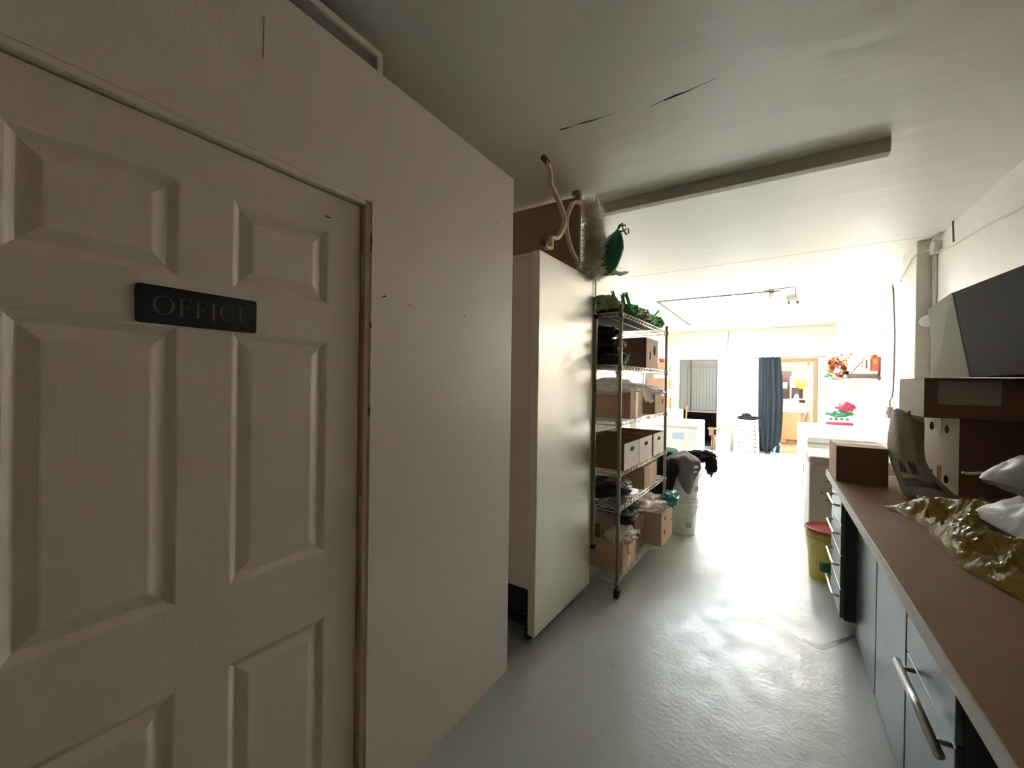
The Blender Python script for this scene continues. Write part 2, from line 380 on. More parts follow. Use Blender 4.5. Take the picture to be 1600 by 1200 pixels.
# jamb: worn wood strips and flat casing
jb = MB(); jb.box((PX-0.10, D1-0.022, 0), (PX-0.0005, D1, DH)); jb.box((PX-0.10, D0, 0), (PX-0.0005, D0+0.022, DH))
struct(jb.build('trim_8', 'jamb', bevel=0.002, recenter=False))
struct(bx((PX-0.10, D0+0.022, DH-0.016), (PX-0.0005, D1-0.022, DH)).build('trim_9', 'part', bevel=0.002, recenter=False))
cs = MB(); cs.box((PX, D1+0.001, 0), (PX+0.003, D1+0.038, DH+0.012))
struct(cs.build('trim_10', 'part', bevel=0.0012, recenter=False))
# chips on the jamb edge
for i, (z, h_) in enumerate(((1.90, 0.03), (1.63, 0.012), (1.35, 0.02))):
    struct(blob((PX, D1+0.001, z), (0.0035, 0.0045, h_), i+1, 0.4, 3, n=3).build('trim_%d' % (11+i), 'chipm', recenter=False))

def panel_door(y0, y1, z0, z1, x, panels, th=0.035):
    """leaf seen from +X; moulded panels: slope in, slope out, flat field"""
    mb = MB(); ys = sorted(set([y0, y1]+[v for p in panels for v in (p[0], p[1])])); zs = sorted(set([z0, z1]+[v for p in panels for v in (p[2], p[3])]))
    for i in range(len(ys)-1):
        for j in range(len(zs)-1):
            a, b, c, d = ys[i], ys[i+1], zs[j], zs[j+1]
            if any(abs(p[0]-a) < 1e-6 and abs(p[1]-b) < 1e-6 and abs(p[2]-c) < 1e-6 and abs(p[3]-d) < 1e-6 for p in panels):
                rings = []
                for ins, dep in ((0, 0), (0.004, 0.001), (0.018, 0.011), (0.021, 0.0112), (0.048, 0.002), (0.052, 0.0015)):
                    rings.append([(x-dep, a+ins, c+ins), (x-dep, b-ins, c+ins), (x-dep, b-ins, d-ins), (x-dep, a+ins, d-ins)])
                vs = [v for R in rings for v in R]; fs = []
                for k in range(len(rings)-1):
                    for q in range(4): fs.append((k*4+q, k*4+(q+1) % 4, (k+1)*4+(q+1) % 4, (k+1)*4+q))
                fs.append(tuple((len(rings)-1)*4+q for q in range(4)))
                mb.add(vs, fs)
            else:
                mb.add([(x, a, c), (x, b, c), (x, b, d), (x, a, d)], [(0, 1, 2, 3)])
    mb.add([(x, y0, z0), (x, y1, z0), (x, y1, z1), (x, y0, z1), (x-th, y0, z0), (x-th, y1, z0), (x-th, y1, z1), (x-th, y0, z1)],
           [(4, 5, 6, 7), (0, 1, 5, 4), (1, 2, 6, 5), (2, 3, 7, 6), (3, 0, 4, 7)])
    return mb
DX = PX-0.022
pan = [(0.488, 0.752, 1.675, 1.897), (0.125, 0.382, 1.675, 1.897), (0.488, 0.747, 0.932, 1.565), (0.125, 0.380, 0.932, 1.565),
       (0.486, 0.742, 0.20, 0.738), (0.125, 0.378, 0.20, 0.738)]
pan = [(0.488 if p[0] > 0.4 else 0.125, 0.748 if p[0] > 0.4 else 0.381, p[2], p[3]) for p in pan]
dr = panel_door(D0+0.025, D1-0.026, 0.008, DH-0.021, DX, pan).build('door_1', 'door', recenter=False); struct(dr)
for z in (1.813, 1.03, 0.25):
    hm = MB()
    hm.tube([(DX+0.010, D1-0.022, z-0.045), (DX+0.010, D1-0.022, z+0.045)], 0.0075, 12)
    for q in range(4): hm.tube([(DX+0.010, D1-0.022, z-0.0275+q*0.018), (DX+0.010, D1-0.022, z-0.0265+q*0.018)], 0.0083, 12)
    hm.box((DX-0.001, D1-0.022, z-0.045), (DX+0.004, D1-0.0235, z+0.045))
    hm.build('hinge', 'brass', dr)
bx((DX, 0.735, 1.936), (DX+0.003, 0.753, 1.939)).build('screw', 'crack', dr)

# office sign with serif letters
sg = thing('door_sign', 'black nameplate reading OFFICE on the white panelled door', 'sign', (DX, 0.424, 1.608))
def rrect(w_, h_, r, x0, x1, n=5):
    pts = []
    for cx, cy, a0 in ((w_/2-r, h_/2-r, 0), (-w_/2+r, h_/2-r, PI/2), (-w_/2+r, -h_/2+r, PI), (w_/2-r, -h_/2+r, 1.5*PI)):
        for k in range(n+1): a = a0+PI/2*k/n; pts.append((cx+r*math.cos(a), cy+r*math.sin(a)))
    N_ = len(pts); vs = [(x0, p[0], p[1]) for p in pts]+[(x1, p[0], p[1]) for p in pts]
    fs = [tuple(range(N_)), tuple(range(N_, 2*N_))]+[(i, (i+1) % N_, N_+(i+1) % N_, N_+i) for i in range(N_)]
    return MB().add(vs, fs)
rrect(0.240, 0.083, 0.007, 0.0005, 0.006).build('plate', 'sign', sg, bevel=0.0015)
def letters(word, w0, hh, xs, gap, x0=0.006, x1=0.0075):
    def bar(mb, a, b, c, d): mb.box((x0, a, c), (x1, b, d))
    cur = w0; res = []
    for ch in word:
        mb = MB(); wd = xs[ch]; t = 0.0052; s_ = 0.0016
        if ch in 'OC':
            vs = []; fs = []; n = 32; cx = cur+wd/2
            rng = range(n+1)
            for k in rng:
                a = (2*PI*k/n) if ch == 'O' else (0.55+(2*PI-1.10)*k/n)
                for (ro, ri) in (((wd/2, hh/2), (wd/2-t, hh/2-s_)),):
                    for xx in (x0, x1):
                        vs.append((xx, cx+ro[0]*math.cos(a), ro[1]*math.sin(a))); vs.append((xx, cx+ri[0]*math.cos(a), ri[1]*math.sin(a)))
            for k in range(n):
                o = k*4; p = o+4
                fs += [(o+2, o+3, p+3, p+2), (o, o+2, p+2, p), (o+1, p+1, p+3, o+3), (o, p, p+1, o+1)]
            mb.add(vs, fs)
            if ch == 'C': bar(mb, cur+wd*0.86, cur+wd*0.93, hh*0.18, hh*0.42)
        else:
            bar(mb, cur+0.004, cur+0.004+t, -hh/2, hh/2)
            bar(mb, cur, cur+0.008+t, hh/2-s_, hh/2); bar(mb, cur, cur+0.008+t, -hh/2, -hh/2+s_)
            if ch in 'FE':
                bar(mb, cur+0.004, cur+wd, hh/2-s_, hh/2); bar(mb, cur+wd-s_, cur+wd, hh/2-0.009, hh/2)
                bar(mb, cur+0.004, cur+wd*0.75, -s_/2, s_/2); bar(mb, cur+wd*0.72, cur+wd*0.72+s_, -0.005, 0.005)
            if ch == 'E':
                bar(mb, cur+0.004, cur+wd, -hh/2, -hh/2+s_); bar(mb, cur+wd-s_, cur+wd, -hh/2, -hh/2+0.009)
        res.append((mb, ch)); cur += wd+gap
    return res
lm = MB()
for mb, ch in letters('OFFICE', -0.092, 0.041, {'O': 0.039, 'F': 0.026, 'I': 0.0135, 'C': 0.034, 'E': 0.027}, 0.0055): lm.add(mb.v, mb.f)
lm.build('lettering', 'signl', sg)
# nail and marks on the partition
nl = thing('nail', 'small dark nail sticking out of the partition beside the door frame', 'nail', (PX, 0.930, 1.728))
MB().tube([(0, 0, 0), (0.016, 0.0, 0.002)], 0.0013, 6).build('shank', 'black', nl)
MB().tube([(0.016, 0, 0.002), (0.018, 0, 0.002)], 0.0035, 8).build('head', 'black', nl)
for i, (y, z) in enumerate(((1.37, 1.726), (1.056, 1.721), (1.60, 2.20))):
    tag(bx((PX, y, z), (PX+0.0012, y+0.003, z+0.008)).build('wall_plug', 'chipm'), ('small dark screw hole mark in the partition halfway to its end', 'faint screw hole mark in the partition nearer the door frame', 'faint nick near the top far corner of the partition')[i], 'mark')
bx_ = MB().tube([(PX, 0.545, 2.27), (PX, 0.545, 2.375)], 0.0012, 5).build('scratch', 'jamb'); tag(bx_, 'long thin vertical scratch high on the partition above the door', 'mark')
# framed tray lying on top of the office box
fr = thing('framed_panel', 'grey panel with a pale frame lying on top of the partition', 'panel', (-1.45, 0.2, PT))
f_ = MB(); f_.box((-0.22, -0.9, 0.0), (0.25, 0.775, 0.02)); f_.box((0.235, -0.9, 0.02), (0.25, 0.775, 0.125)); f_.box((-0.22, 0.76, 0.02), (0.235, 0.775, 0.125))
f_.build('panel', mat('grey_tray', (0.30, 0.28, 0.26), 0.6), fr)
f2 = MB(); f2.box((0.226, -0.9, 0.118), (0.262, 0.785, 0.142)); f2.box((-0.22, 0.757, 0.118), (0.226, 0.785, 0.142)); f2.box((0.2505, 0.762, 0.0), (0.262, 0.785, 0.118))
f2.build('frame', mat('pale_frame', (0.85, 0.80, 0.74), 0.5), fr)

# ---------------------------------------------------------------- tall fridge
FRZ = -0.026
fg = thing('upright_freezer', 'tall cream enamel upright freezer on black castors beyond the partition', 'freezer', (-1.078, 1.96, 0), FRZ)
bx((-0.70, 0.015, 0.30), (-0.048, 0.735, 2.150)).build('body', 'enamels', fg, bevel=0.006)
bx((-0.046, 0.0, 0.060), (0.0, 0.752, 2.172)).build('door_front', 'enamel', fg, bevel=0.005)
bx((-0.70, 0.015, 2.150), (-0.048, 0.735, 2.172)).build('top_panel', 'enamels', fg, bevel=0.003)
bx((-0.60, 0.06, 0.115), (-0.12, 0.70, 0.298)).build('compressor_box', 'black', fg, bevel=0.006)
fb = MB(); fb.box((-0.70, 0.03, 0.085), (-0.050, 0.09, 0.11)); fb.box((-0.70, 0.66, 0.085), (-0.050, 0.72, 0.11)); fb.box((-0.69, 0.09, 0.085), (-0.64, 0.66, 0.11))
fb.box((-0.075, 0.03, 0.11), (-0.050, 0.06, 0.30)); fb.box((-0.075, 0.69, 0.11), (-0.050, 0.72, 0.30)); fb.box((-0.70, 0.03, 0.11), (-0.675, 0.06, 0.30))
fb.build('base_frame', 'black', fg)
def castor(mb, x, y, top=0.085, r=0.032):
    mb.tube([(x, y, top), (x, y, r+0.018)], 0.009, 8)
    mb.box((x-0.018, y-0.02, r), (x-0.014, y+0.022, r+0.022)); mb.box((x+0.014, y-0.02, r), (x+0.018, y+0.022, r+0.022)); mb.box((x-0.018, y-0.02, r+0.02), (x+0.018, y+0.022, r+0.026))
    mb.tube([(x-0.013, y, r), (x+0.013, y, r)], r, 16)
for x, y in ((-0.075, 0.06), (-0.075, 0.68), (-0.66, 0.06), (-0.66, 0.68)):
    m_ = MB(); castor(m_, x, y); m_.build('castor', 'black', fg)
hd = MB(); hd.box((-0.02, 0.7525, 0.33), (0.010, 0.762, 1.90)); hd.box((0.0, 0.757, 0.33), (0.022, 0.775, 1.90))
hd.build('handle', 'post', fg, bevel=0.003)
for z in (1.90, 0.303): bx((0.001, 0.753, z), (0.028, 0.780, z+0.026)).build('handle_cap', 'black', fg)
bx((0.0, 0.760, 1.93), (0.012, 0.775, 2.168)).build('hinge_cover', 'enamel', fg, bevel=0.003)

# ---------------------------------------------------------------- table on its side, with ornate legs
tb = thing('side_table', 'brown side table lying on its side on the freezer with curved gilt legs', 'table', (-1.35, 2.55, 2.173))
bx((-0.62, 0.0, 0.0), (0.245, 0.030, 0.525)).build('tabletop', 'brown', tb, bevel=0.006)
rim = MB(); rim.box((0.21, -0.045, 0.0), (0.262, 0.0, 0.025)); rim.box((0.225, -0.030, 0.025), (0.256, -0.0005, 0.54)); rim.box((0.21, -0.05, 0.515), (0.262, 0.0, 0.545))
rim.build('rim', 'brown', tb, bevel=0.004)
def catmull(P, n=6):
    P = [Vector(p) for p in P]; out = []
    for i in range(len(P)-1):
        a = P[max(i-1, 0)]; b = P[i]; c = P[i+1]; d = P[min(i+2, len(P)-1)]
        for k in range(n):
            t = k/n; out.append(0.5*((2*b)+(-a+c)*t+(2*a-5*b+4*c-d)*t*t+(-a+3*b-3*c+d)*t**3))
    out.append(P[-1]); return out
def flatbar(pts, wx, th):
    """bar of rectangular section in a plane x=const"""
    mb = MB(); P = [Vector(p) for p in pts]; vs = []; n = len(P)
    for i, p in enumerate(P):
        t = (P[min(i+1, n-1)]-P[max(i-1, 0)]).normalized(); q = Vector((0, -t.z, t.y))
        for sx, sq in ((-1, -1), (1, -1), (1, 1), (-1, 1)): vs.append(p+Vector((sx*wx/2, 0, 0))+q*sq*th/2)
    fs = [(i*4+j, i*4+(j+1) % 4, i*4+4+(j+1) % 4, i*4+4+j) for i in range(n-1) for j in range(4)]+[(3, 2, 1, 0), tuple((n-1)*4+j for j in range(4))]
    return mb.add(vs, fs)
XL_ = 0.268
def leg_pair(xo):
    c1 = [(xo, -0.53, 0.510), (xo, -0.49, 0.485)]+[(xo, -0.475, 0.47), (xo, -0.470, 0.405)]+catmull([(xo, -0.465, 0.40), (xo, -0.36, 0.345), (xo, -0.275, 0.255), (xo, -0.36, 0.135), (xo, -0.45, 0.105)], 6)
    c1 += [(xo, -0.452, 0.045), (xo, -0.50, 0.030), (xo, -0.53, 0.05)]
    flatbar(c1, 0.026, 0.020).build('leg', 'gold', tb, bevel=0.003)
    c2 = [(xo, -0.03, 0.455), (xo, -0.06, 0.452)]+catmull([(xo, -0.07, 0.45), (xo, -0.17, 0.40), (xo, -0.252, 0.255), (xo, -0.19, 0.13), (xo, -0.09, 0.075)], 6)+[(xo, -0.07, 0.03), (xo, -0.005, 0.02)]
    flatbar(c2, 0.026, 0.018).build('leg', 'gold', tb, bevel=0.003)
    for z, dz in ((0.512, 0.006), (0.052, 0.006)):
        MB().tube([(xo, -0.505, z-dz), (xo-0.004, -0.555, z+dz)], 0.017, 12).build('foot', 'goldd', tb)
leg_pair(XL_); leg_pair(-0.55)

# sheepskin: pelt plus thousands of curled strands
def fleece(name, label, base_pts, nst, seed, ln=(0.02, 0.05)):
    random.seed(seed); t = thing(name, label, 'rug', (-1.06, 2.60, 2.173))
    for c, r in base_pts:
        blob(Vector(c), (r[0]*.5, r[1]*.45, r[2]*.9), seed, 0.25, 3, 0.1, 5, n=3).build('pelt', 'fur', t)
    mb = MB(); tot = sum(r[0]*r[2]+r[1]*r[2] for c, r in base_pts)
    for c, r in base_pts:
        k = int(nst*(r[0]*r[2]+r[1]*r[2])/tot)
        for i in range(k):
            d = Vector((random.gauss(0, 1), random.gauss(0, 1), random.gauss(0, 1))).normalized()
            p = Vector((c[0]+d.x*r[0]*0.95, c[1]+d.y*r[1]*0.95, c[2]+d.z*r[2]*0.95))
            if p.z < 0.002 and p.x < -0.02: p.z = 0.004
            L_ = random.uniform(*ln); bend = Vector((random.gauss(0, .5), random.gauss(0, .5), random.gauss(-.3, .5)))
            q = p+d*L_*0.5; e = q+(d+bend).normalized()*L_*0.6; ee = e+(d*0.3+bend*1.3).normalized()*L_*0.4
            w_ = 0.0022; s1 = d.cross(Vector((random.gauss(0, 1), random.gauss(0, 1), random.gauss(0, 1)))).normalized()*w_; s2 = d.cross(s1).normalized()*w_
            vs = [p+s1, p-s1*0.5+s2, p-s1*0.5-s2, q+s1*.9, q-s1*0.45+s2*.9, q-s1*0.45-s2*.9, e+s1*.6, e-s1*.3+s2*.6, e-s1*.3-s2*.6, ee]
            mb.add(vs, [(0, 1, 4, 3), (1, 2, 5, 4), (2, 0, 3, 5), (3, 4, 7, 6), (4, 5, 8, 7), (5, 3, 6, 8), (6, 7, 9), (7, 8, 9), (8, 6, 9)], True)
    o = mb.build('wool', 'fur', t); o['kind'] = 'stuff'
    return t
fleece('sheepskin_rug', 'fluffy cream sheepskin draped round the table on top of the freezer', [
    ((0.015, 0.04, 0.38), (0.035, 0.05, 0.10)), ((0.02, 0.045, 0.27), (0.045, 0.055, 0.10)), ((0.025, 0.045, 0.15), (0.05, 0.06, 0.09)),
    ((0.02, 0.04, 0.055), (0.055, 0.07, 0.055)), ((-0.03, 0.045, 0.47), (0.06, 0.05, 0.03)),
    ((-0.16, 0.035, 0.505), (0.07, 0.04, 0.016)), ((-0.33, 0.045, 0.50), (0.09, 0.05, 0.020)), ((-0.50, 0.05, 0.505), (0.10, 0.05, 0.022))], 5200, 7)

# green knotted bag
gb = thing('plastic_bag', 'dark green tied plastic bag hanging at the far corner of the freezer top', 'bag', (-0.955, 2.72, 2.185))
def bagprof(seed, prof, m, name, parent, n=40, sq=0.8):
    mb = MB(); vs = []; fs = []
    for i, (cx, cy, z, r) in enumerate(prof):
        for j in range(n):
            a = 2*PI*j/n; rr = r*(1+0.10*math.sin(5*a+seed)+0.12*noise.noise(Vector((math.cos(a)*2, math.sin(a)*2, z*14+seed))))
            vs.append((cx+rr*math.cos(a), cy+rr*sq*math.sin(a), z))
    for i in range(len(prof)-1):
        for j in range(n): fs.append((i*n+j, i*n+(j+1) % n, (i+1)*n+(j+1) % n, (i+1)*n+j))
    fs.append(tuple(range(n-1, -1, -1))); fs.append(tuple((len(prof)-1)*n+j for j in range(n)))
    return mb.add(vs, fs, True).build(name, m, parent)
bagprof(3, [(-0.05, 0, 0.0, 0.02), (-0.045, 0, 0.01, 0.06), (-0.03, 0, 0.05, 0.085), (-0.01, 0, 0.11, 0.095), (0.01, 0, 0.17, 0.088), (0.025, 0, 0.22, 0.07), (0.04, 0, 0.265, 0.042), (0.05, 0, 0.29, 0.018), (0.052, 0, 0.30, 0.010)], 'dgreen', 'bag_body', gb)
kn = MB()
kn.tube([(0.05, 0, 0.298), (0.075, 0, 0.325), (0.105, 0.0, 0.325), (0.11, 0, 0.295), (0.08, 0, 0.285), (0.055, 0, 0.298)], 0.006, 6)
kn.tube([(0.05, 0, 0.298), (0.06, 0.01, 0.335), (0.085, 0.01, 0.345), (0.09, 0, 0.30), (0.115, 0, 0.26), (0.13, 0, 0.27), (0.125, 0, 0.30)], 0.0055, 6)
kn.build('knot', 'dgreen', gb)
# crumpled white paper poking out past the freezer
wp = sheet(lambda u, v: (-1.10+0.22*u, 2.765+0.16*v, 2.235+0.06*v-0.05*u+0.022*noise.noise(Vector((u*4, v*4, 1)))), 14, 10)
tag(wp.build('paper_sheet', 'paper', solid=0.003), 'crumpled white paper sheet sticking out behind the green tied bag', 'paper')

# ---------------------------------------------------------------- wire racks
def wire_rack(name, label, loc, rz, L_, D_, zs, top, wm, pm, post_r=0.0125, wires=26, castors=True, truss=True):
    t = thing(name, label, 'rack', loc, rz)
    for x in (0, -D_):
        for y in (0, L_):
            p = MB(); p.tube([(x, y, 0.10 if castors else 0.0), (x, y, top)], post_r, 10); p.tube([(x, y, top), (x, y, top+0.008)], post_r*1.25, 10)
            for z in zs: p.tube([(x, y, z-0.035), (x, y, z-0.005)], post_r*1.5, 10)
            p.build('post', pm, t)
            if castors:
                c = MB(); castor(c, x, y, 0.10, 0.035); c.build('castor', 'black', t)
    for z in zs:
        s = MB(); rr = 0.0032; z2 = z-0.028
        for zz in (z, z2):
            for x in (0, -D_): s.tube([(x, post_r, zz), (x, L_-post_r, zz)], rr, 6)
            for y in (0, L_): s.tube([(-post_r, y, zz), (-D_+post_r, y, zz)], rr, 6)
        if truss:
            k = int(L_/0.034)
            for x in (0, -D_):
                pts = [(x, post_r+(L_-2*post_r)*i/k, z if i % 2 else z2) for i in range(k+1)]; s.tube(pts, 0.0024, 5)
            k2 = int(D_/0.034)
            for y in (0, L_):
                pts = [(-post_r-(D_-2*post_r)*i/k2, y, z if i % 2 else z2) for i in range(k2+1)]; s.tube(pts, 0.0024, 5)
        for i in range(1, wires): s.tube([(0, L_*i/wires, z+0.001), (-D_, L_*i/wires, z+0.001)], 0.0017, 4)
        for fx in (0.33, 0.66): s.tube([(-D_*fx, 0, z-0.004), (-D_*fx, L_, z-0.004)], 0.003, 5)
        s.build('wire_shelf', wm, t)
    return t
RZ = -0.033; RO = Vector((-0.873, 2.735, 0)); RD = 0.46
ZS = [0.125, 0.605, 0.845, 1.195, 1.575, 1.935]
wire_rack('wire_shelving', 'tall chrome wire shelving rack on castors, loaded, beside the freezer', RO, RZ, 1.215, RD, ZS, 1.975, 'chrome', 'post')
RM = Matrix.Rotation(RZ, 3, 'Z')
def rp(x, y, z=0): return RO+RM @ Vector((x, y, z))     # point in the rack's own frame

def carton(name, label, loc, sx, sy, sz, m='card', rz=0, group=None, face='card', tape='y', holes=(), cat='box', front=None, flaps=False, open_top=False, tapem='tape'):
    """box with its near-right-bottom corner at loc: x from -sx..0, y 0..sy. holes: list of (face, u, v, w, h)"""
    t = thing(name, label, cat, loc, rz, group)
    if open_top:
        b = MB(); th = 0.006
        b.box((-sx, 0, 0), (0, sy, th)); b.box((-sx, 0, th), (-sx+th, sy, sz)); b.box((-th, 0, th), (0, sy, sz)); b.box((-sx+th, 0, th), (-th, th, sz)); b.box((-sx+th, sy-th, th), (-th, sy, sz))
        b.build('body', m, t)
    else:
        bx((-sx, 0, 0), (0, sy, sz)).build('body', m, t, bevel=0.003)
    if front: bx((0.0003, 0.002, 0.002), (0.0022, sy-0.002, sz-0.002)).build('end_panel', front, t)
    e = 0.0035 if front else 0.001
    if tape == 'y': bx((0.0005, sy/2-0.024, -0.0), (e, sy/2+0.024, sz)).build('tape', tapem, t)
    if tape == 'top':
        b = MB(); b.box((-sx, sy/2-0.024, sz+0.0005), (0.001, sy/2+0.024, sz+0.0015)); b.box((0.0005, sy/2-0.024, sz-0.06), (0.0012, sy/2+0.024, sz+0.0015)); b.build('tape', tapem, t)
    if tape == 'topx':
        bx((-sx/2-0.024, 0, sz+0.0005), (-sx/2+0.024, sy, sz+0.0015)).build('tape', tapem, t)
    if holes:
        for (fc, u, v, a, b_) in holes:
            h = MB(); n = 14; vs = []
            for xx in (e, e+0.0012):
                for k in range(n):
                    an = 2*PI*k/n
                    if fc == 'x': vs.append((xx, u*sy+a/2*math.cos(an), v*sz+b_/2*math.sin(an)))
                    else: vs.append((-sx+u*sx+a/2*math.cos(an), -xx, v*sz+b_/2*math.sin(an)))
            h.add(vs, [tuple(range(n)), tuple(range(n, 2*n))]+[(i, (i+1) % n, n+(i+1) % n, n+i) for i in range(n)])
            h.build('hand_hole', 'dark', t)
    if flaps:
        b = MB(); b.hexa([(0, 0, sz), (0.006, 0, sz), (0.006, sy, sz), (0, sy, sz), (0.05, 0.01, sz-0.07), (0.055, 0.01, sz-0.07), (0.055, sy-0.01, sz-0.07), (0.05, sy-0.01, sz-0.07)])
        b.build('flap', m, t)
    return t

# top shelf: green produce bags
random.seed(9)
dsh = bx((-0.42, 0.03, 0.0), (-0.02, 1.05, 0.004))
tt = thing('tray', 'black plastic tray under the green bags on the top rack shelf', 'tray', rp(0, 0, ZS[5]+0.003), RZ)
dsh.build('base', 'black', tt); b_ = MB(); b_.box((-0.42, 0.03, 0.004), (-0.415, 1.05, 0.03)); b_.box((-0.025, 0.03, 0.004), (-0.02, 1.05, 0.012)); b_.box((-0.415, 0.03, 0.004), (-0.025, 0.035, 0.03)); b_.build('rim', 'black', tt)
def leafy(name, label, x, y, r, seed, m, pts=5, hh=0.07):
    t = thing(name, label, 'bag', rp(x, y, ZS[5]+0.008), RZ, 'green bags along the top rack shelf')
    blob((0, 0, r*0.45), (r*0.9, r, r*0.5), seed, 0.4, 2.5, 0.3, 3.5, floor=0.0).build('bag_body', m, t)
    random.seed(seed); g = MB()
    for k in range(pts):
        a = random.uniform(0, 2*PI); cx, cy = 0.5*r*math.cos(a), 0.5*r*math.sin(a); dx = random.uniform(-.05, .05); dy = random.uniform(-.05, .05); w_ = random.uniform(.03, .05); h_ = hh*random.uniform(.7, 1.3)
        s = sheet(lambda u, v: (cx+dx*v+w_*(u-.5)*math.sin(a)*(1-v*.6)+0.012*math.sin(6*u), cy+dy*v+w_*2*(u-.5)*(1-v*.8), r*0.5+h_*v+0.01*math.sin(9*u)), 6, 6)
        g.add(s.v, s.f, True)
    g.build('bag_end', m, t, solid=0.0015); return t
leafy('produce_bag', 'olive and green bag nearest the freezer on the top rack shelf', -0.20, 0.13, 0.15, 2, 'lleaf', 3, 0.04)
leafy('produce_bag', 'bright green bag with two upright pointed ends on the top rack shelf', -0.10, 0.40, 0.11, 5, 'leaf', 6, 0.13)
leafy('produce_bag', 'low pale green bag in the middle of the top rack shelf', -0.12, 0.63, 0.13, 8, 'lleaf', 4, 0.05)
leafy('produce_bag', 'second bright green bag from the far end of the top rack shelf', -0.09, 0.83, 0.11, 11, 'leaf', 5, 0.07)
leafy('produce_bag', 'crinkled green bag at the far end of the top rack shelf', -0.08, 1.03, 0.10, 14, 'leaf', 5, 0.06)
# shelf 2
carton('cardboard_box', 'brown box with two punched holes on the second rack shelf from top', rp(0.0, 0.585, ZS[4]+0.003), 0.42, 0.34, 0.245, 'cardd', RZ, front='card', tape=None, holes=(('x', 0.30, 0.42, 0.03, 0.07), ('x', 0.66, 0.62, 0.06, 0.085)))  # one cardboard: body coloured as shaded, aisle face as lit
for i, (x, y, z, r, s_, lb) in enumerate(((-0.20, 0.16, 0.055, (0.19, 0.15, 0.06), 3, 'black plastic bundle, bottom of three beside the punched box'), (-0.21, 0.15, 0.155, (0.18, 0.14, 0.055), 6, 'black plastic bundle, middle of three beside the punched box'), (-0.22, 0.15, 0.245, (0.15, 0.12, 0.045), 9, 'black plastic bundle, top of three beside the punched box'))):
    t = thing('plastic_bundle', lb, 'bag', rp(x, y, ZS[4]+z), RZ, 'black bundles on the second shelf')
    blob((0, 0, 0), r, s_, 0.2, 2.5, 0.16, 3.5).build('wrap', 'blackfilm', t)
# shelf 3
carton('cardboard_box', 'open brown box under a white film bag on the third rack shelf', rp(0.0, 0.22, ZS[3]+0.003), 0.42, 0.29, 0.195, 'card', RZ, tape='y', tapem='tape', open_top=True)
t = thing('plastic_bag', 'milky plastic bag spilling over the open box on the third shelf', 'bag', rp(-0.16, 0.26, ZS[3]+0.20), RZ)
blob((0, 0, 0.035), (0.19, 0.24, 0.06), 4, 0.3, 2.2, 0.2, 3.5).build('bag_body', 'wfilm', t)
def tongue(u, v):
    s = v; y = 0.19+0.20*s; x = 0.13+0.05*s+(u-.5)*(0.14-0.06*s)*0.6; z = 0.05+0.01*math.sin(9*u)-0.14*s*s+0.012*noise.noise(Vector((u*3, v*5, 2)))
    return (x, y+(u-.5)*0.10*(1-.3*s), z)
sheet(tongue, 14, 16).build('bag_tail', 'wfilm', t, solid=0.004)
carton('cardboard_box', 'pale brown box at the far end of the third rack shelf', rp(0.0, 0.865, ZS[3]+0.003), 0.40, 0.33, 0.165, 'card', RZ, tape=None, holes=(('x', 0.72, 0.62, 0.035, 0.05),))
t = thing('plastic_film', 'crumpled clear film heaped on the far box of the third shelf', 'plastic wrap', rp(-0.10, 0.98, ZS[3]+0.175), RZ)
blob((0, 0, 0.02), (0.12, 0.20, 0.045), 12, 0.5, 2.5, 0.35, 4).build('film', 'wfilm', t)
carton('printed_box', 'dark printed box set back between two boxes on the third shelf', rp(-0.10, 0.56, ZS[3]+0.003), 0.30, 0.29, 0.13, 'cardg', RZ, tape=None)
# shelf 4: three white-ended boxes
whs = ('white-ended brown box nearest the freezer on the fourth rack shelf', 'middle white-ended brown box on the fourth rack shelf', 'white-ended brown box at the far end of the fourth rack shelf')
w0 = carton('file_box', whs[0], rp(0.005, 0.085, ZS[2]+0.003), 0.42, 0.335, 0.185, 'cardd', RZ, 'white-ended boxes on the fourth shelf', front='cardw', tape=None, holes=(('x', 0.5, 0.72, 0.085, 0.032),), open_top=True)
for k in (1, 2):
    p = rp(0.005, 0.085+0.345*k+(0.03 if k == 2 else 0), ZS[2]+0.003); dup(w0, p, RZ, whs[k])
# shelf 5
carton('cardboard_box', 'plain brown box with paper tape on the fifth rack shelf', rp(0.0, 0.59, ZS[1]+0.003), 0.40, 0.36, 0.178, 'card', RZ, tape='y')
t = thing('plastic_bundle', 'dark bundle with glossy white straps on the fifth rack shelf', 'bundle', rp(-0.20, 0.25, ZS[1]+0.075), RZ)
blob((0, 0, 0), (0.20, 0.22, 0.065), 13, 0.2, 2.2, 0.12, 3).build('wrap', 'blackfilm', t)
sb = MB()
for k in range(4):
    yy = -0.12+0.06*k; sb.tube([(0.14, yy, 0.055), (0.175, yy+0.03, 0.03), (0.12, yy+0.07, 0.06), (0.04, yy+0.02, 0.072)], 0.0055, 6)
sb.build('strap', 'whitem', t)
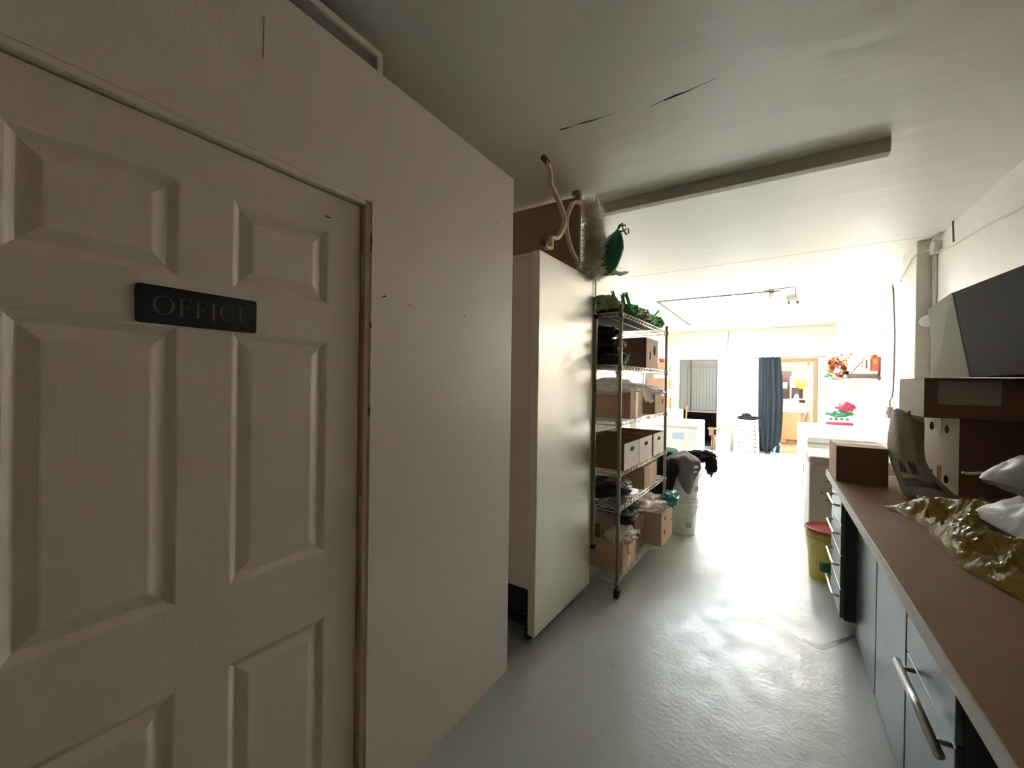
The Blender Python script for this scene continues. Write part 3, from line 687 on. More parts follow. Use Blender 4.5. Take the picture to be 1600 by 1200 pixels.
# bottom shelf
carton('cardboard_box', 'brown box in torn clear film at the near end of the bottom rack shelf', rp(0.0, 0.10, ZS[0]+0.003), 0.40, 0.30, 0.215, 'card', RZ, tape='y')
t = thing('plastic_film', 'crumpled clear film on the near box of the bottom shelf', 'plastic wrap', rp(-0.08, 0.22, ZS[0]+0.22), RZ)
blob((0.01, 0, 0.01), (0.11, 0.15, 0.04), 21, 0.5, 2.5, 0.35, 4.5).build('film', 'cfilm', t)
fl_ = sheet(lambda u, v: (0.095+0.012*math.sin(14*u)+0.01*v, -0.09+0.26*u, 0.02-0.10*v*(0.6+0.5*math.sin(5*u+1))), 22, 10).build('film_edge', 'cfilm', t, solid=0.002)
t = thing('wrapped_carton', 'dark brown carton wrapped in shiny film, middle of the bottom shelf', 'box', rp(-0.02, 0.44, ZS[0]+0.003), RZ)
bx((-0.38, 0, 0), (-0.004, 0.27, 0.26)).build('body', 'cardd', t, bevel=0.01)
o = blob((-0.192, 0.135, 0.145), (0.215, 0.15, 0.160), 31, 0.05, 2, 0.05, 5, box=0.75, floor=0.0).build('film', film_mat('brown_wrap', (0.42, 0.24, 0.15), 0.25, 0.12, 0.35, 0.8), t)
t = carton('cardboard_box', 'tall brown box with two small holes at the far end of the bottom shelf', rp(0.10, 0.74, ZS[0]+0.003), 0.42, 0.36, 0.27, 'card', RZ, tape=None, holes=(('x', 0.28, 0.78, 0.03, 0.034), ('x', 0.25, 0.36, 0.03, 0.034), ('x', 0.85, 0.55, 0.02, 0.03)))
t = thing('plastic_bag', 'green and clear plastic bag on top of the tall box, bottom shelf', 'bag', rp(0.0, 0.84, ZS[0]+0.276), RZ)
blob((-0.05, 0, 0.045), (0.16, 0.20, 0.055), 17, 0.35, 2.2, 0.22, 3.5, floor=0.0).build('bag_body', 'cfilm', t)
blob((0.10, 0.18, 0.055), (0.07, 0.13, 0.065), 27, 0.4, 2.6, 0.25, 3.5, floor=0.0).build('green_bag', 'gfilm', t)
t = thing('plastic_bag', 'grey-green glossy plastic bag behind the lower rack rail', 'bag', rp(-0.20, 0.55, ZS[0]+0.27), RZ)
blob((0, 0, 0.065), (0.15, 0.20, 0.075), 18, 0.3, 2.2, 0.2, 3.5, floor=0.0).build('bag_body', mat('smoky_bag', (0.06, 0.10, 0.085), 0.25, bump=0.6, bscale=15), t)
carton('cardboard_box', 'flat dark box behind the film-covered box, bottom shelf', rp(-0.15, 0.06, ZS[0]+0.23), 0.30, 0.36, 0.10, 'cardd', RZ, tape=None)

# ---------------------------------------------------------------- bucket stacks and clothes beyond the rack
def bucket(name, label, loc, rb=0.125, rt=0.150, h_=0.37, m='whitem', group=None, handle=True, lid=None, sx=0.0):
    t = thing(name, label, 'bucket', loc, sx, group)
    pr = [(rb-0.006, 0.0), (rb, 0.008), (rt-0.006, h_-0.07), (rt+0.005, h_-0.068), (rt+0.005, h_-0.055), (rt-0.004, h_-0.053), (rt-0.003, h_-0.03), (rt+0.006, h_-0.028), (rt+0.006, h_-0.016), (rt-0.002, h_-0.014), (rt, h_-0.006), (rt+0.003, h_), (rt-0.006, h_), (rt-0.010, h_-0.05), (rb-0.008, 0.02)]
    MB().lathe(pr, n=36).build('body', m, t)
    if handle:
        pts = [(0.0+(rt+0.012)*math.cos(a), (rt+0.012)*math.sin(a)*0.98, h_-0.045-0.16*abs(math.sin(a))*0+(-0.13*math.sin(a))) for a in [PI*k/14 for k in range(15)]]
        MB().tube([(p[0], -p[1], p[2]) for p in pts], 0.0022, 5).build('handle', 'chrome', t)
    if lid: MB().lathe([(rt-0.02, h_+0.001), (rt+0.008, h_+0.001), (rt+0.008, h_+0.010), (rt-0.012, h_+0.014), (rt-0.02, h_+0.008)], n=36).build('lid', lid, t)
    return t
BC = (-0.745, 4.33)
b0 = bucket('bucket', 'white plastic bucket standing on the floor under the draped clothes', (BC[0], BC[1], 0.0), 0.122, 0.145, 0.34, group='white buckets under the clothes')
MB().add([( 0.06, -0.135, 0.09), (0.105, -0.105, 0.09), (0.105, -0.109, 0.14), (0.06, -0.139, 0.14)], [(0, 1, 2, 3)]).build('print', mat('faded_bucket_print', (0.42, 0.42, 0.42), 0.5), b0, solid=0.001)
dup(b0, (BC[0]+0.012, BC[1], 0.342), 0.5, 'white plastic bucket stacked on top of the other under the grey jacket')
dup(b0, (-1.06, 4.48, 0.0), 1.0, 'white bucket on the floor behind the rack end, lower of the rear pair')
dup(b0, (-1.06, 4.48, 0.342), 2.0, 'white bucket of the rear pair, upper, behind the rack end')
def drape(c, ztop, rt, drops, seed, m, name, label, cat='clothes', fold=9, amp=0.018, dome=0.04, span=None, nth=72, nr=26):
    """cloth over a round top: dome, then hangs. drops(angle)->length"""
    cx, cy = c
    def fn(u, v):
        a = 2*PI*u; L_ = rt+drops(a); s = v*L_
        k = noise.noise(Vector((math.cos(a)*1.5, math.sin(a)*1.5, seed)))
        if s < rt:
            q = s/rt; r = s; z = ztop+dome*(1-q*q)+0.03*noise.noise(Vector((r*12*math.cos(a), r*12*math.sin(a), seed)))
        else:
            d = s-rt; g = min(1, d/0.10); r = rt+0.012*g+amp*g*math.sin(fold*a+seed+3*k)+0.05*k*g+0.02*noise.noise(Vector((a*2, d*8, seed))); z = ztop-d*(0.96)
        return (cx+r*math.cos(a), cy+r*math.sin(a), max(z, 0.01))
    return tag(sheet(fn, nth, nr).build(name, m, solid=0.008), label, cat)
def ang(a, c, w_):
    d = (a-c+PI) % (2*PI)-PI; return math.exp(-(d/w_)**2)
drape((BC[0], BC[1]), 0.715, 0.15, lambda a: 0.05+0.26*ang(a, -1.05, 0.62)+0.05*ang(a, 0.6, 0.5), 3.1, 'jacket', 'jacket', 'charcoal grey jacket draped over the stacked white buckets', fold=7, amp=0.014, dome=0.07)
drape((BC[0]-0.02, BC[1]), 0.708, 0.155, lambda a: 0.02+0.46*ang(a, -2.05, 0.42), 5.7, 'bcloth', 'trousers', 'black trousers hanging down the left of the white bucket stack', fold=6, amp=0.012, dome=0.03)
t = thing('shirt', 'black cloth bunched at the right of the jacket pile', 'clothes', (BC[0]+0.13, BC[1]+0.12, 0.685))
blob((0.02, 0.06, 0.05), (0.12, 0.09, 0.055), 41, 0.4, 2.4, 0.28, 3.5).build('cloth', 'bcloth', t)
blob((0.115, 0.0, -0.02), (0.05, 0.05, 0.09), 45, 0.3, 2.4, 0.2, 3.5).build('sleeve', 'bcloth', t)
t = thing('sweater', 'dark green sweater folded at the back of the clothes pile', 'clothes', (-1.0, 4.47, 0.685))
blob((0.0, 0, 0.055), (0.20, 0.16, 0.055), 51, 0.35, 2.2, 0.22, 3.2).build('cloth', 'gcloth', t)
t = thing('cloth_bundle', 'black cloth bundle hanging beside the far rack post', 'clothes', (-1.02, 4.33, 0.25))
blob((0.05, -0.02, 0.22), (0.10, 0.07, 0.22), 55, 0.3, 2.2, 0.2, 3.2).build('cloth', 'bcloth', t)

# ---------------------------------------------------------------- left side beyond
def chest(name, label, x0, x1, y0, y1, h_, m='white', badge=True, fx='near'):
    t = thing(name, label, 'freezer', ((x0+x1)/2, (y0+y1)/2, 0)); cx, cy = (x1-x0)/2, (y1-y0)/2
    bx((-cx, -cy, 0.05), (cx, cy, h_-0.075)).build('body', m, t, bevel=0.015, seg=3)
    bx((-cx-0.004, -cy-0.004, h_-0.07), (cx+0.004, cy+0.004, h_)).build('lid', m, t, bevel=0.018, seg=3)
    bx((-cx+0.004, -cy+0.004, h_-0.08), (cx-0.004, cy-0.004, h_-0.06)).build('gasket', 'greyf', t)
    bx((-cx+0.03, -cy+0.03, 0.0), (cx-0.03, cy-0.03, 0.05)).build('plinth', 'black', t)
    return t
c1 = chest('chest_freezer', 'white chest freezer standing behind the draped buckets on the left', -1.75, -0.945, 6.65, 7.45, 0.875)
bx((0.05, -0.4035, 0.62), (0.22, -0.4015, 0.72)).build('badge', 'blue', c1)
bx((-0.20, -0.405, 0.50), (0.0, -0.4015, 0.68)).build('vent', 'paper', c1)
chest('chest_freezer', 'white chest freezer against the left wall behind the rack', -2.15, -1.45, 4.7, 6.1, 0.86)
carton('white_carton', 'white carton sitting on the lid of the left chest freezer', (-1.24, 6.75, 0.877), 0.42, 0.45, 0.17, 'whitep', 0, tape=None)
carton('white_carton', 'large white carton on the freezer along the left wall', (-1.55, 4.8, 0.862), 0.45, 0.5, 0.42, 'whitep', 0, tape=None)
carton('white_carton', 'lower white carton behind the large one on the wall-side freezer', (-1.50, 5.4, 0.862), 0.5, 0.5, 0.34, 'cardw', 0, tape='y')
# far wire rack with its cartons
wire_rack('wire_shelving', 'pale wire shelving against the left wall near the grey doorway', (-1.77, 8.35, 0), 0, 1.15, 0.40, [0.16, 0.55, 0.95, 1.35, 1.70], 1.98, 'bchrome', 'bchrome', 0.012, 14, False)
ri = 0
for z, ys in ((0.163, ((8.42, 0.45, 0.28), (8.95, 0.45, 0.25))), (0.553, ((8.42, 0.5, 0.25), (9.0, 0.4, 0.3))), (0.953, ((8.42, 0.5, 0.24), (9.0, 0.4, 0.22))), (1.353, ((8.42, 0.45, 0.22), (8.95, 0.42, 0.2))), (1.703, ((8.45, 0.4, 0.18), (8.95, 0.42, 0.12)))):
    lv = ('bottom', 'second', 'third', 'fourth', 'top')[ri]; ri += 1
    for q, (y, sy, sz) in enumerate(ys):
        carton('cardboard_box', 'tan carton on the %s shelf of the far pale rack, %s end' % (lv, ('near', 'far')[q]), (-1.80, y, z), 0.34, sy, sz, 'cardf' if (ri+q) % 3 else 'tan', 0, 'cartons on the far pale rack', tape='y' if q else None)
t = thing('red_tub', 'small red lid tub on top of the far pale rack', 'tub', (-1.90, 8.62, 1.885))
MB().lathe([(0.055, 0), (0.065, 0.07), (0.068, 0.071), (0.068, 0.085), (0.0, 0.087)], n=20).build('tub_body', 'red', t)

# recess doorway in the far wall
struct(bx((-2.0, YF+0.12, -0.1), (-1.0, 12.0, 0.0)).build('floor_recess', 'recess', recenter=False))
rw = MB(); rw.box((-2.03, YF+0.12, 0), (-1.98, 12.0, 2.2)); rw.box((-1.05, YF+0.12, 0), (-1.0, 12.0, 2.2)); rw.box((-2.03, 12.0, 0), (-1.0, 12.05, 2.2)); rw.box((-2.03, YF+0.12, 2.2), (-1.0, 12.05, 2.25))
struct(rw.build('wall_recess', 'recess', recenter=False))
t = thing('grey_hatch_panel', 'grey vertical-boarded panel filling the top of the left doorway', 'panel', (-1.515, YF+0.02, 0.80))
bx((-0.41, 0.0, 0.04), (0.41, 0.03, 1.24)).build('board', 'battend', t)
b = MB()
for k in range(9):
    x = -0.22+k*0.068; b.box((x, -0.008, 0.06), (x+0.062, -0.0005, 1.07))
b.box((-0.24, -0.014, 1.08), (0.405, -0.0005, 1.12)); b.box((-0.41, -0.006, 0.06), (-0.24, -0.0005, 1.24)); b.box((-0.24, -0.006, 1.13), (0.41, -0.0005, 1.24))
b.build('batten', 'batten', t)
bx((-0.25, -0.02, 0.0), (0.41, 0.03, 0.04)).build('bottom_rail', 'cable', t)
MB().tube([(-0.14, -0.03, 0.02), (-0.15, -0.03, 1.24)], 0.012, 8).build('pole', 'battend', t)
tg = MB(); tg.tube([(-1.80, 10.2, 0.0), (-1.84, 10.45, 1.35)], 0.014, 8)
tag(tg.build('wooden_pole', 'wood'), 'thin wooden pole leaning in the left doorway', 'pole')
tg = MB(); tg.tube([(-1.72, 10.15, 0.0), (-1.73, 10.5, 0.95)], 0.018, 8)
tag(tg.build('wooden_pole', 'tan'), 'short thick wooden stick leaning at the left doorway', 'pole')

# white tubs, board, carton stack, bag against the far wall
def tub(label, x0, x1, y0, y1, z0, h_):
    t = thing('square_tub', label, 'tub', ((x0+x1)/2, (y0+y1)/2, z0), 0, 'white tubs beside the printed cartons'); a, b = (x1-x0)/2, (y1-y0)/2
    k = 0.90
    MB().hexa([(-a*k, -b*k, 0), (a*k, -b*k, 0), (a*k, b*k, 0), (-a*k, b*k, 0), (-a, -b, h_-0.03), (a, -b, h_-0.03), (a, b, h_-0.03), (-a, b, h_-0.03)]).build('body', 'whitem', t, bevel=0.015)
    bx((-a-0.01, -b-0.01, h_-0.029), (a+0.01, b+0.01, h_)).build('lid', 'whitem', t, bevel=0.008)
    bx((-0.08, -b-0.001, h_*0.55), (-0.02, -b*0.97, h_*0.7)).build('print', 'blue', t)
    return t
tub('square white lidded tub on the floor beside the printed carton stack', -1.06, -0.77, 10.0, 10.3, 0.0, 0.30)
tub('shallow white lidded tub stacked on the square tub', -1.04, -0.79, 10.02, 10.28, 0.301, 0.13)
carton('cardboard_box', 'narrow cream box at the left of the white tubs', (-1.085, 10.30, 0), 0.08, 0.28, 0.30, 'card', 0, tape=None)
t = thing('offcut_board', 'small tan board on a brown block left of the white tubs', 'board', (-1.12, 10.05, 0.0))
bx((-0.10, 0.0, 0.47), (0.15, 0.2, 0.495)).build('board', 'wood', t); bx((-0.07, 0.01, 0.33), (0.02, 0.18, 0.47)).build('block', 'cardd', t); bx((-0.03, 0.05, 0.0), (0.0, 0.12, 0.33)).build('leg', 'cardd', t)
ords = ('bottom', 'second', 'third', 'fourth', 'fifth', 'sixth', 'seventh', 'topmost')
for k in range(8):
    t = thing('printed_carton', 'flat white printed carton beside the curtain, %s of the stack' % (ords[k] if k in (0, 7) else ords[k]+' from the bottom'), 'box', (-0.47-0.004*k, 10.32, 0.0015+k*0.0885), 0.01*((k*7) % 3-1), 'printed cartons beside the curtain')
    bx((-0.235, -0.16, 0), (0.235, 0.16, 0.087)).build('body', 'whitep', t, bevel=0.004)
    pm = MB(); random.seed(k)
    for (x, w_) in ((-0.16, 0.09), (-0.05, 0.08), (0.05, 0.07)):
        for q in range(5): pm.box((x+q*w_/5, -0.1615, 0.026), (x+q*w_/5+w_/5*random.uniform(.5, .9), -0.1602, 0.052))
    pm.box((0.14, -0.1615, 0.03), (0.19, -0.1602, 0.055)); pm.build('print', 'inkrefl', t)
t = thing('backpack', 'black cloth bag with a strap lying on the printed carton stack', 'bag', (-0.46, 10.32, 0.71))
blob((0, 0, 0.035), (0.19, 0.12, 0.05), 61, 0.3, 2, 0.15, 3, floor=0.0).build('bag_body', 'bcloth', t)
blob((-0.03, 0, 0.09), (0.09, 0.08, 0.045), 62, 0.3, 2, 0.2, 3).build('bag_top', 'bcloth', t)
MB().tube(catmull([(0.15, 0, 0.03), (0.235, -0.05, 0.0), (0.255, -0.10, -0.2), (0.285, -0.12, -0.45), (0.33, -0.14, -0.65), (0.39, -0.14, -0.68), (0.43, -0.12, -0.66)], 5), 0.011, 6).build('strap', 'black', t)

# cable and switch on the far wall
t = thing('wall_switch', 'small white switch box with a cable on the far wall', 'switch', (-0.93, YF, 1.60))
bx((-0.035, -0.03, -0.03), (0.035, 0, 0.05)).build('switch_box', 'wcable', t, bevel=0.004)
MB().tube([(0.0, -0.01, 0.05), (-0.005, -0.008, 0.25), (0.02, -0.008, 0.42), (0.03, -0.008, 0.6), (0.055, -0.008, 1.12)], 0.006, 5).build('cable', 'cable', t)
tag(MB().tube([(-1.9, YF-0.012, 2.69), (-0.87, YF-0.012, 2.70), (-0.3, YF-0.012, 2.68), (0.4, YF-0.012, 2.71), (1.0, YF-0.012, 2.70)], 0.006, 5).build('wall_cable', 'wcable'), 'pale cable running along the top of the far wall', 'cable')

# curtain, rod, door frame
t = thing('curtain_rod', 'thin metal curtain rod across the far doorway', 'rod', (0.25, YF-0.07, 2.065))
MB().tube([(-0.66, 0, 0.0), (0.60, 0, 0.0)], 0.008, 8).build('rod', 'cable', t)
for x in (-0.58, 0.56):
    MB().tube([(x, 0.07, 0.0), (x, 0.0, 0.0), (x, -0.005, 0.03)], 0.007, 6).build('bracket', 'cable', t)
MB().lathe([(0.0, -0.02), (0.014, -0.012), (0.016, 0), (0.010, 0.018), (0, 0.022)], (0.62, 0, 0), 12).build('finial', 'cable', t)
def curt(u, v):
    z = 2.075-v*2.045; wd = 0.40+0.07*math.sin(v*PI*0.9)-0.03*v; x = -0.275+0.01*v+wd*u
    y = YF-0.085+0.028*math.sin(u*27+0.6*math.sin(v*4))+0.010*math.sin(u*61+1)-0.04*v*v
    if v > 0.92: y -= (v-0.92)*0.8*u
    return (x, y, z)
cu = tag(sheet(curt, 110, 30).build('curtain', 'curtain', solid=0.004), 'slate grey curtain gathered at the left of the far doorway', 'curtain')
tri = MB().add([(-0.05, 10.38, 0.008), (0.33, 10.12, 0.006), (0.17, 10.50, 0.030), (0.14, 10.52, 0.25), (-0.02, 10.44, 0.05)], [(0, 1, 2), (2, 3, 4), (0, 2, 4)])
tri.v = [v-Vector((cu.location)) for v in tri.v]
tri.build('curtain_hem', 'lining', cu, solid=0.004)
df = MB(); df.box((0.71, YF-0.012, 0), (0.78, YF+0.13, 2.04)); df.box((-0.10, YF-0.012, 1.97), (0.71, YF+0.13, 2.04)); df.box((-0.10, YF-0.012, 0), (-0.04, YF+0.13, 1.97))
struct(df.build('trim_14', 'wood', bevel=0.005, recenter=False))
df = MB(); df.box((0.785, YF-0.02, 0), (0.85, YF, 2.02)); struct(df.build('trim_15', 'wallfar', bevel=0.004, recenter=False))

# the shop behind
struct(bx((-1.0, YF, -0.1), (2.2, 14.6, -0.001)).build('floor_shop', 'shopfloor', recenter=False))
struct(bx((-0.99, YF+0.12, 2.72), (2.2, 14.6, 2.8)).build('ceiling_shop', 'shopwall', recenter=False))
sw = MB(); sw.box((-0.99, 14.5, 0), (2.2, 14.6, 2.72)); sw.box((-1.0, YF+0.12, 0), (-0.97, 14.5, 2.72)); sw.box((2.1, YF+0.12, 0), (2.2, 14.5, 2.72))
struct(sw.build('wall_shop', 'shopwall', recenter=False))
t = thing('shop_counter', 'tan counter with a white curved top in the room past the curtain', 'counter', (0.40, 12.3, 0))
bx((-0.24, 0, 0.12), (0.18, 0.5, 0.80)).build('front_panel', 'tan', t, bevel=0.02); bx((-0.12, 0.08, 0.0), (0.12, 0.45, 0.12)).build('plinth', 'cardd', t)
bx((-0.28, -0.04, 0.80), (0.34, 0.55, 0.87)).build('countertop', 'paper', t, bevel=0.03); bx((-0.22, 0.05, 0.87), (0.30, 0.5, 1.02)).build('riser', 'paper', t, bevel=0.03)
bx((0.19, 0.05, 0.0), (0.26, 0.5, 0.80)).build('side_panel', 'cardd', t)
t = thing('menu_board', 'dark board with white sheets on the wall past the curtain', 'board', (0.22, 13.6, 1.05))
bx((-0.30, 0, 0), (0.20, 0.05, 0.82)).build('board', mat('purple_board', (0.05, 0.035, 0.04), 0.5), t)
b = MB(); b.box((-0.20, -0.006, 0.34), (-0.02, -0.001, 0.50)); b.box((0.01, -0.006, 0.34), (0.10, -0.001, 0.50)); b.box((-0.20, -0.006, 0.24), (-0.11, -0.001, 0.34)); b.build('sheet', 'paper', t)
t = thing('display_shelf', 'pale display shelf with dark compartments past the curtain', 'shelf', (0.72, 13.3, 0))
b = MB()
for z in (0.3, 0.75, 1.10, 1.42): b.box((-0.32, -0.16, z), (0.42, 0.16, z+0.02))
b.box((-0.34, -0.16, 0), (-0.32, 0.16, 1.7)); b.box((0.0, -0.16, 0), (0.02, 0.16, 1.42)); b.box((0.42, -0.16, 0), (0.44, 0.16, 1.7)); b.build('frame', 'paper', t)
bx((-0.319, 0.13, 0.77), (0.0, 0.15, 1.10)).build('back_board', mat('olive_board', (0.07, 0.08, 0.04), 0.6), t)
bx((-0.319, 0.13, 1.12), (-0.05, 0.15, 1.42)).build('back_board', mat('dark_board', (0.06, 0.05, 0.05), 0.6), t)
random.seed(3)
def shopitem(nm, lb, cat, x, y, z, r, h_, m):
    t = thing(nm, lb, cat, (x, y, z)); MB().lathe([(r*0.8, 0), (r, h_*0.2), (r*0.95, h_*0.7), (r*0.5, h_*0.9), (r*0.45, h_)], n=18).build('body', m, t); MB().lathe([(r*0.5, h_), (r*0.5, h_*1.1)], n=14).build('cap', 'cardd', t)
shopitem('jar', 'yellow jar on the display shelf past the curtain', 'jar', 0.62, 13.22, 1.441, 0.08, 0.20, 'ylw')
shopitem('jar', 'brown jar with a dark lid on the shelf past the curtain', 'jar', 0.95, 13.2, 1.12, 0.08, 0.16, 'tan')
shopitem('jar', 'amber jar standing on the lower shelf past the curtain', 'jar', 1.02, 13.2, 0.77, 0.08, 0.18, 'tan')
shopitem('jar', 'small white jar on the middle shelf past the curtain', 'jar', 0.52, 13.2, 1.12, 0.05, 0.12, 'paper')
t = thing('balloon', 'yellow round lantern hanging past the curtain', 'lantern', (0.60, 13.0, 1.52)); MB().lathe([(0.01, -0.14), (0.09, -0.10), (0.13, 0.0), (0.09, 0.10), (0.01, 0.14)], n=20).build('shade', 'ylw', t); MB().tube([(0, 0, 0.14), (0, 0, 1.2)], 0.004, 5).build('cord', 'cable', t)
t = thing('garland', 'brown wavy garland hanging across the top of the far doorway', 'garland', (0.35, 12.0, 2.03))
MB().tube(catmull([(-0.26, 0, 0.02), (-0.2, 0, -0.03), (-0.05, 0, 0.02), (0.12, 0, -0.01), (0.28, 0, -0.05), (0.36, 0, 0.04)], 6), 0.008, 6).build('string', 'wood', t); blob((0.36, 0, -0.01), (0.04, 0.04, 0.08), 2, n=3).build('tassel', 'wood', t)
t = thing('guitar_case', 'brown bundle leaning inside the right jamb of the far doorway', 'bundle', (0.64, YF+0.35, 0.0))
blob((0, 0, 0.62), (0.05, 0.05, 0.30), 4, 0.25, 2, 0.1, 3, n=3).build('body', 'wood', t); bx((-0.05, -0.05, 0), (0.05, 0.05, 0.35)).build('stand', 'cardd', t)
t = thing('lid_pile', 'crumpled white papers heaped on the counter past the curtain', 'papers', (0.36, 12.45, 1.022)); blob((0, 0, 0.04), (0.18, 0.14, 0.06), 8, 0.5, 2, 0.4, 4, floor=0.0).build('paper_heap', 'paper', t)

# ---------------------------------------------------------------- right side beyond
c2 = chest('chest_freezer', 'long white chest freezer along the right wall beyond the worktop', 0.34, 1.08, 5.86, 8.15, 0.87)
b = MB()
for k, (y0, z0) in enumerate(((-0.7, 0.35), (-0.55, 0.15))): b.add([(-0.372, y0, z0), (-0.372, y0+0.18, z0+0.02), (-0.372, y0+0.05, z0+0.22)], [(0, 1, 2)])
b.build('painted_reflection', 'inkrefl', c2, solid=0.001)  # dark triangles imitating reflections on the freezer's aisle side
c3 = chest('small_chest_freezer', 'small grey chest freezer between the worktop end and the long freezer', 0.275, 0.95, 4.42, 5.02, 0.845, 'greyf')
vt = MB()
for z in (0.635, 0.545, 0.475): vt.box((-0.22, -0.304, z), (-0.02, -0.301, z+0.008))
vt.build('vent', 'crack', c3)
MB().add([(-0.258, -0.303, 0.53), (-0.238, -0.303, 0.53), (-0.248, -0.303, 0.555)], [(0, 1, 2)]).build('mark', 'crack', c3, solid=0.001)
# red and green bag on freezer
t = thing('food_sack', 'red and green printed sack standing at the far end of the long freezer', 'bag', (0.86, 8.0, 0.872))
blob((0, 0, 0.16), (0.165, 0.09, 0.175), 71, 0.08, 2, 0.06, 3, box=0.6, floor=0.0).build('sack_body', 'cardw', t)
blob((0.06, -0.045, 0.27), (0.11, 0.075, 0.075), 72, 0.3, 2, 0.2, 3).build('red_print', 'redb', t)
blob((-0.01, -0.035, 0.17), (0.165, 0.080, 0.055), 73, 0.2, 2, 0.12, 3).build('green_print', 'green', t)
bx((-0.17, -0.10, 0.0), (0.16, -0.02, 0.04)).build('red_base', 'redb', t, bevel=0.01)
b = MB()
for k in range(4): b.box((-0.13+k*0.065, -0.102, 0.07), (-0.095+k*0.065, -0.09, 0.11))
b.build('print', 'green', t)
tag(MB().tube([(1.12, 9.3, 0.873-0.873), (1.13, 9.42, 1.14)], 0.008, 6).build('metal_rod', 'cable'), 'thin metal rod leaning on the right wall behind the long freezer', 'rod')

# wall shelf with goods
t = thing('wall_shelf', 'shelf on the right wall held by a slanting steel strap', 'shelf', (XR, 7.0, 1.565))
bx((-0.34, -0.06, 0.0), (0.0, 2.1, 0.022)).build('board', 'cable', t)
MB().tube([(-0.335, -0.05, 0.01), (-0.004, -0.07, 0.49)], 0.006, 6).build('strap', 'cable', t)
b = MB(); b.box((-0.03, -0.04, -0.12), (0.0, -0.02, 0.0)); b.box((-0.30, -0.04, -0.02), (0.0, -0.02, 0.0)); b.build('bracket', 'paper', t)
SZ = 1.588
t = thing('magazines', 'flat pile of papers under the tan box on the wall shelf', 'papers', (XR-0.17, 7.12, SZ))
bx((-0.14, -0.12, 0.0), (0.15, 0.12, 0.035)).build('lower_sheet', 'cardg', t); bx((-0.13, -0.13, 0.0355), (0.15, 0.12, 0.075)).build('upper_sheet', 'paper', t)
t = carton('snack_box', 'tan box with brown marks on the papers of the wall shelf', (XR-0.095, 7.0, SZ+0.077), 0.235, 0.22, 0.165, 'cardw', 0, tape=None)
b = MB(); b.box((-0.05, -0.002, 0.03), (-0.032, -0.0003, 0.14)); b.box((-0.09, -0.002, 0.05), (-0.078, -0.0003, 0.07)); b.box((-0.09, -0.002, 0.09), (-0.078, -0.0003, 0.11)); b.build('print', 'cardd', t)
t = carton('snack_box', 'red box at the wall end of the shelf', (XR-0.006, 6.97, SZ+0.077), 0.085, 0.22, 0.175, 'red', 0, tape=None)
b = MB(); b.box((-0.07, -0.002, 0.085), (-0.03, -0.0003, 0.15)); b.box((-0.065, -0.003, 0.10), (-0.058, -0.002, 0.14)); b.build('print', 'ylw', t)
t = thing('snack_pack', 'yellow packets lying on the red box of the wall shelf', 'packet', (XR-0.06, 7.08, SZ+0.253))
blob((0, 0, 0.025), (0.05, 0.10, 0.025), 81, 0.3, 2, 0.2, 3, n=3).build('packet_body', 'ylw', t)
def flowery(label, c, r, n, seed, cols, cat='artificial flowers'):
    random.seed(seed); t = thing('artificial_flowers', label, cat, c)
    for m in cols:
        mb = MB()
        for k in range(n):
            d = Vector((random.gauss(0, 1), random.gauss(0, 1), random.gauss(0, 1))).normalized()*random.uniform(0.3, 1)
            p = Vector((d.x*r[0], d.y*r[1], r[2]+d.z*r[2])); s = random.uniform(0.016, 0.034)
            q = [p+Vector((random.gauss(0, s), random.gauss(0, s), random.gauss(0, s))) for _ in range(4)]
            mb.add(q, [(0, 1, 2), (0, 2, 3), (0, 1, 3), (1, 2, 3)])
        mb.build('petals', m, t)['kind'] = 'stuff'
    return t
flowery('yellow and orange artificial flowers heaped on the wall shelf', (0.81, 7.25, SZ+0.022), (0.15, 0.24, 0.14), 260, 5, ('ylw', 'orange', 'paper', 'redb'))
flowery('green and white artificial leaves at the far end of the wall shelf', (0.80, 8.2, SZ+0.022), (0.12, 0.55, 0.09), 170, 6, ('green', 'paper', 'ylw'))

# fluorescent fixture
t = thing('strip_light', 'lit twin-tube fluorescent fixture hanging beside the skylight', 'lamp', (0.215, 6.92, 2.60))
bx((-0.085, 0.0, 0.035), (0.085, 2.44, 0.085)).build('housing', 'fixture', t, bevel=0.008)
for x in (-0.05, 0.05): MB().tube([(x, 0.03, 0.012), (x, 2.41, 0.012)], 0.019, 12).build('tube_lamp', 'tube', t)
b = MB()
for x in (-0.05, 0.05):
    for y in (0.005, 2.41): b.box((x-0.02, y, -0.01), (x+0.02, y+0.022, 0.035))
b.build('end_cap', 'cable', t)
MB().tube([(-0.085, 0.02, 0.04), (-0.10, 0.3, -0.03), (-0.09, 0.9, -0.02)], 0.004, 5).build('cord', 'cable', t)
b = MB(); b.tube([(0.03, 0.5, 0.085), (0.03, 0.5, 0.13)], 0.003, 5); b.tube([(0.03, 2.0, 0.085), (0.03, 2.0, 0.13)], 0.003, 5); b.build('hanger', 'cable', t)
t = thing('ceiling_conduit', 'thin conduit with a junction box on the ceiling by the skylight', 'conduit', (0.05, 6.42, H))
MB().tube([(-0.18, 0.02, -0.008), (0.02, -0.02, -0.010), (0.17, -0.04, -0.008), (0.20, 0.55, -0.008), (0.20, 0.60, -0.04)], 0.005, 6).build('pipe', 'cable', t)
bx((-0.12, 0.10, -0.03), (-0.06, 0.16, 0.0)).build('junction_box', 'cable', t); MB().tube([(-0.16, 0.17, -0.008), (0.02, 0.14, -0.008)], 0.006, 6).build('pipe', 'cable', t)

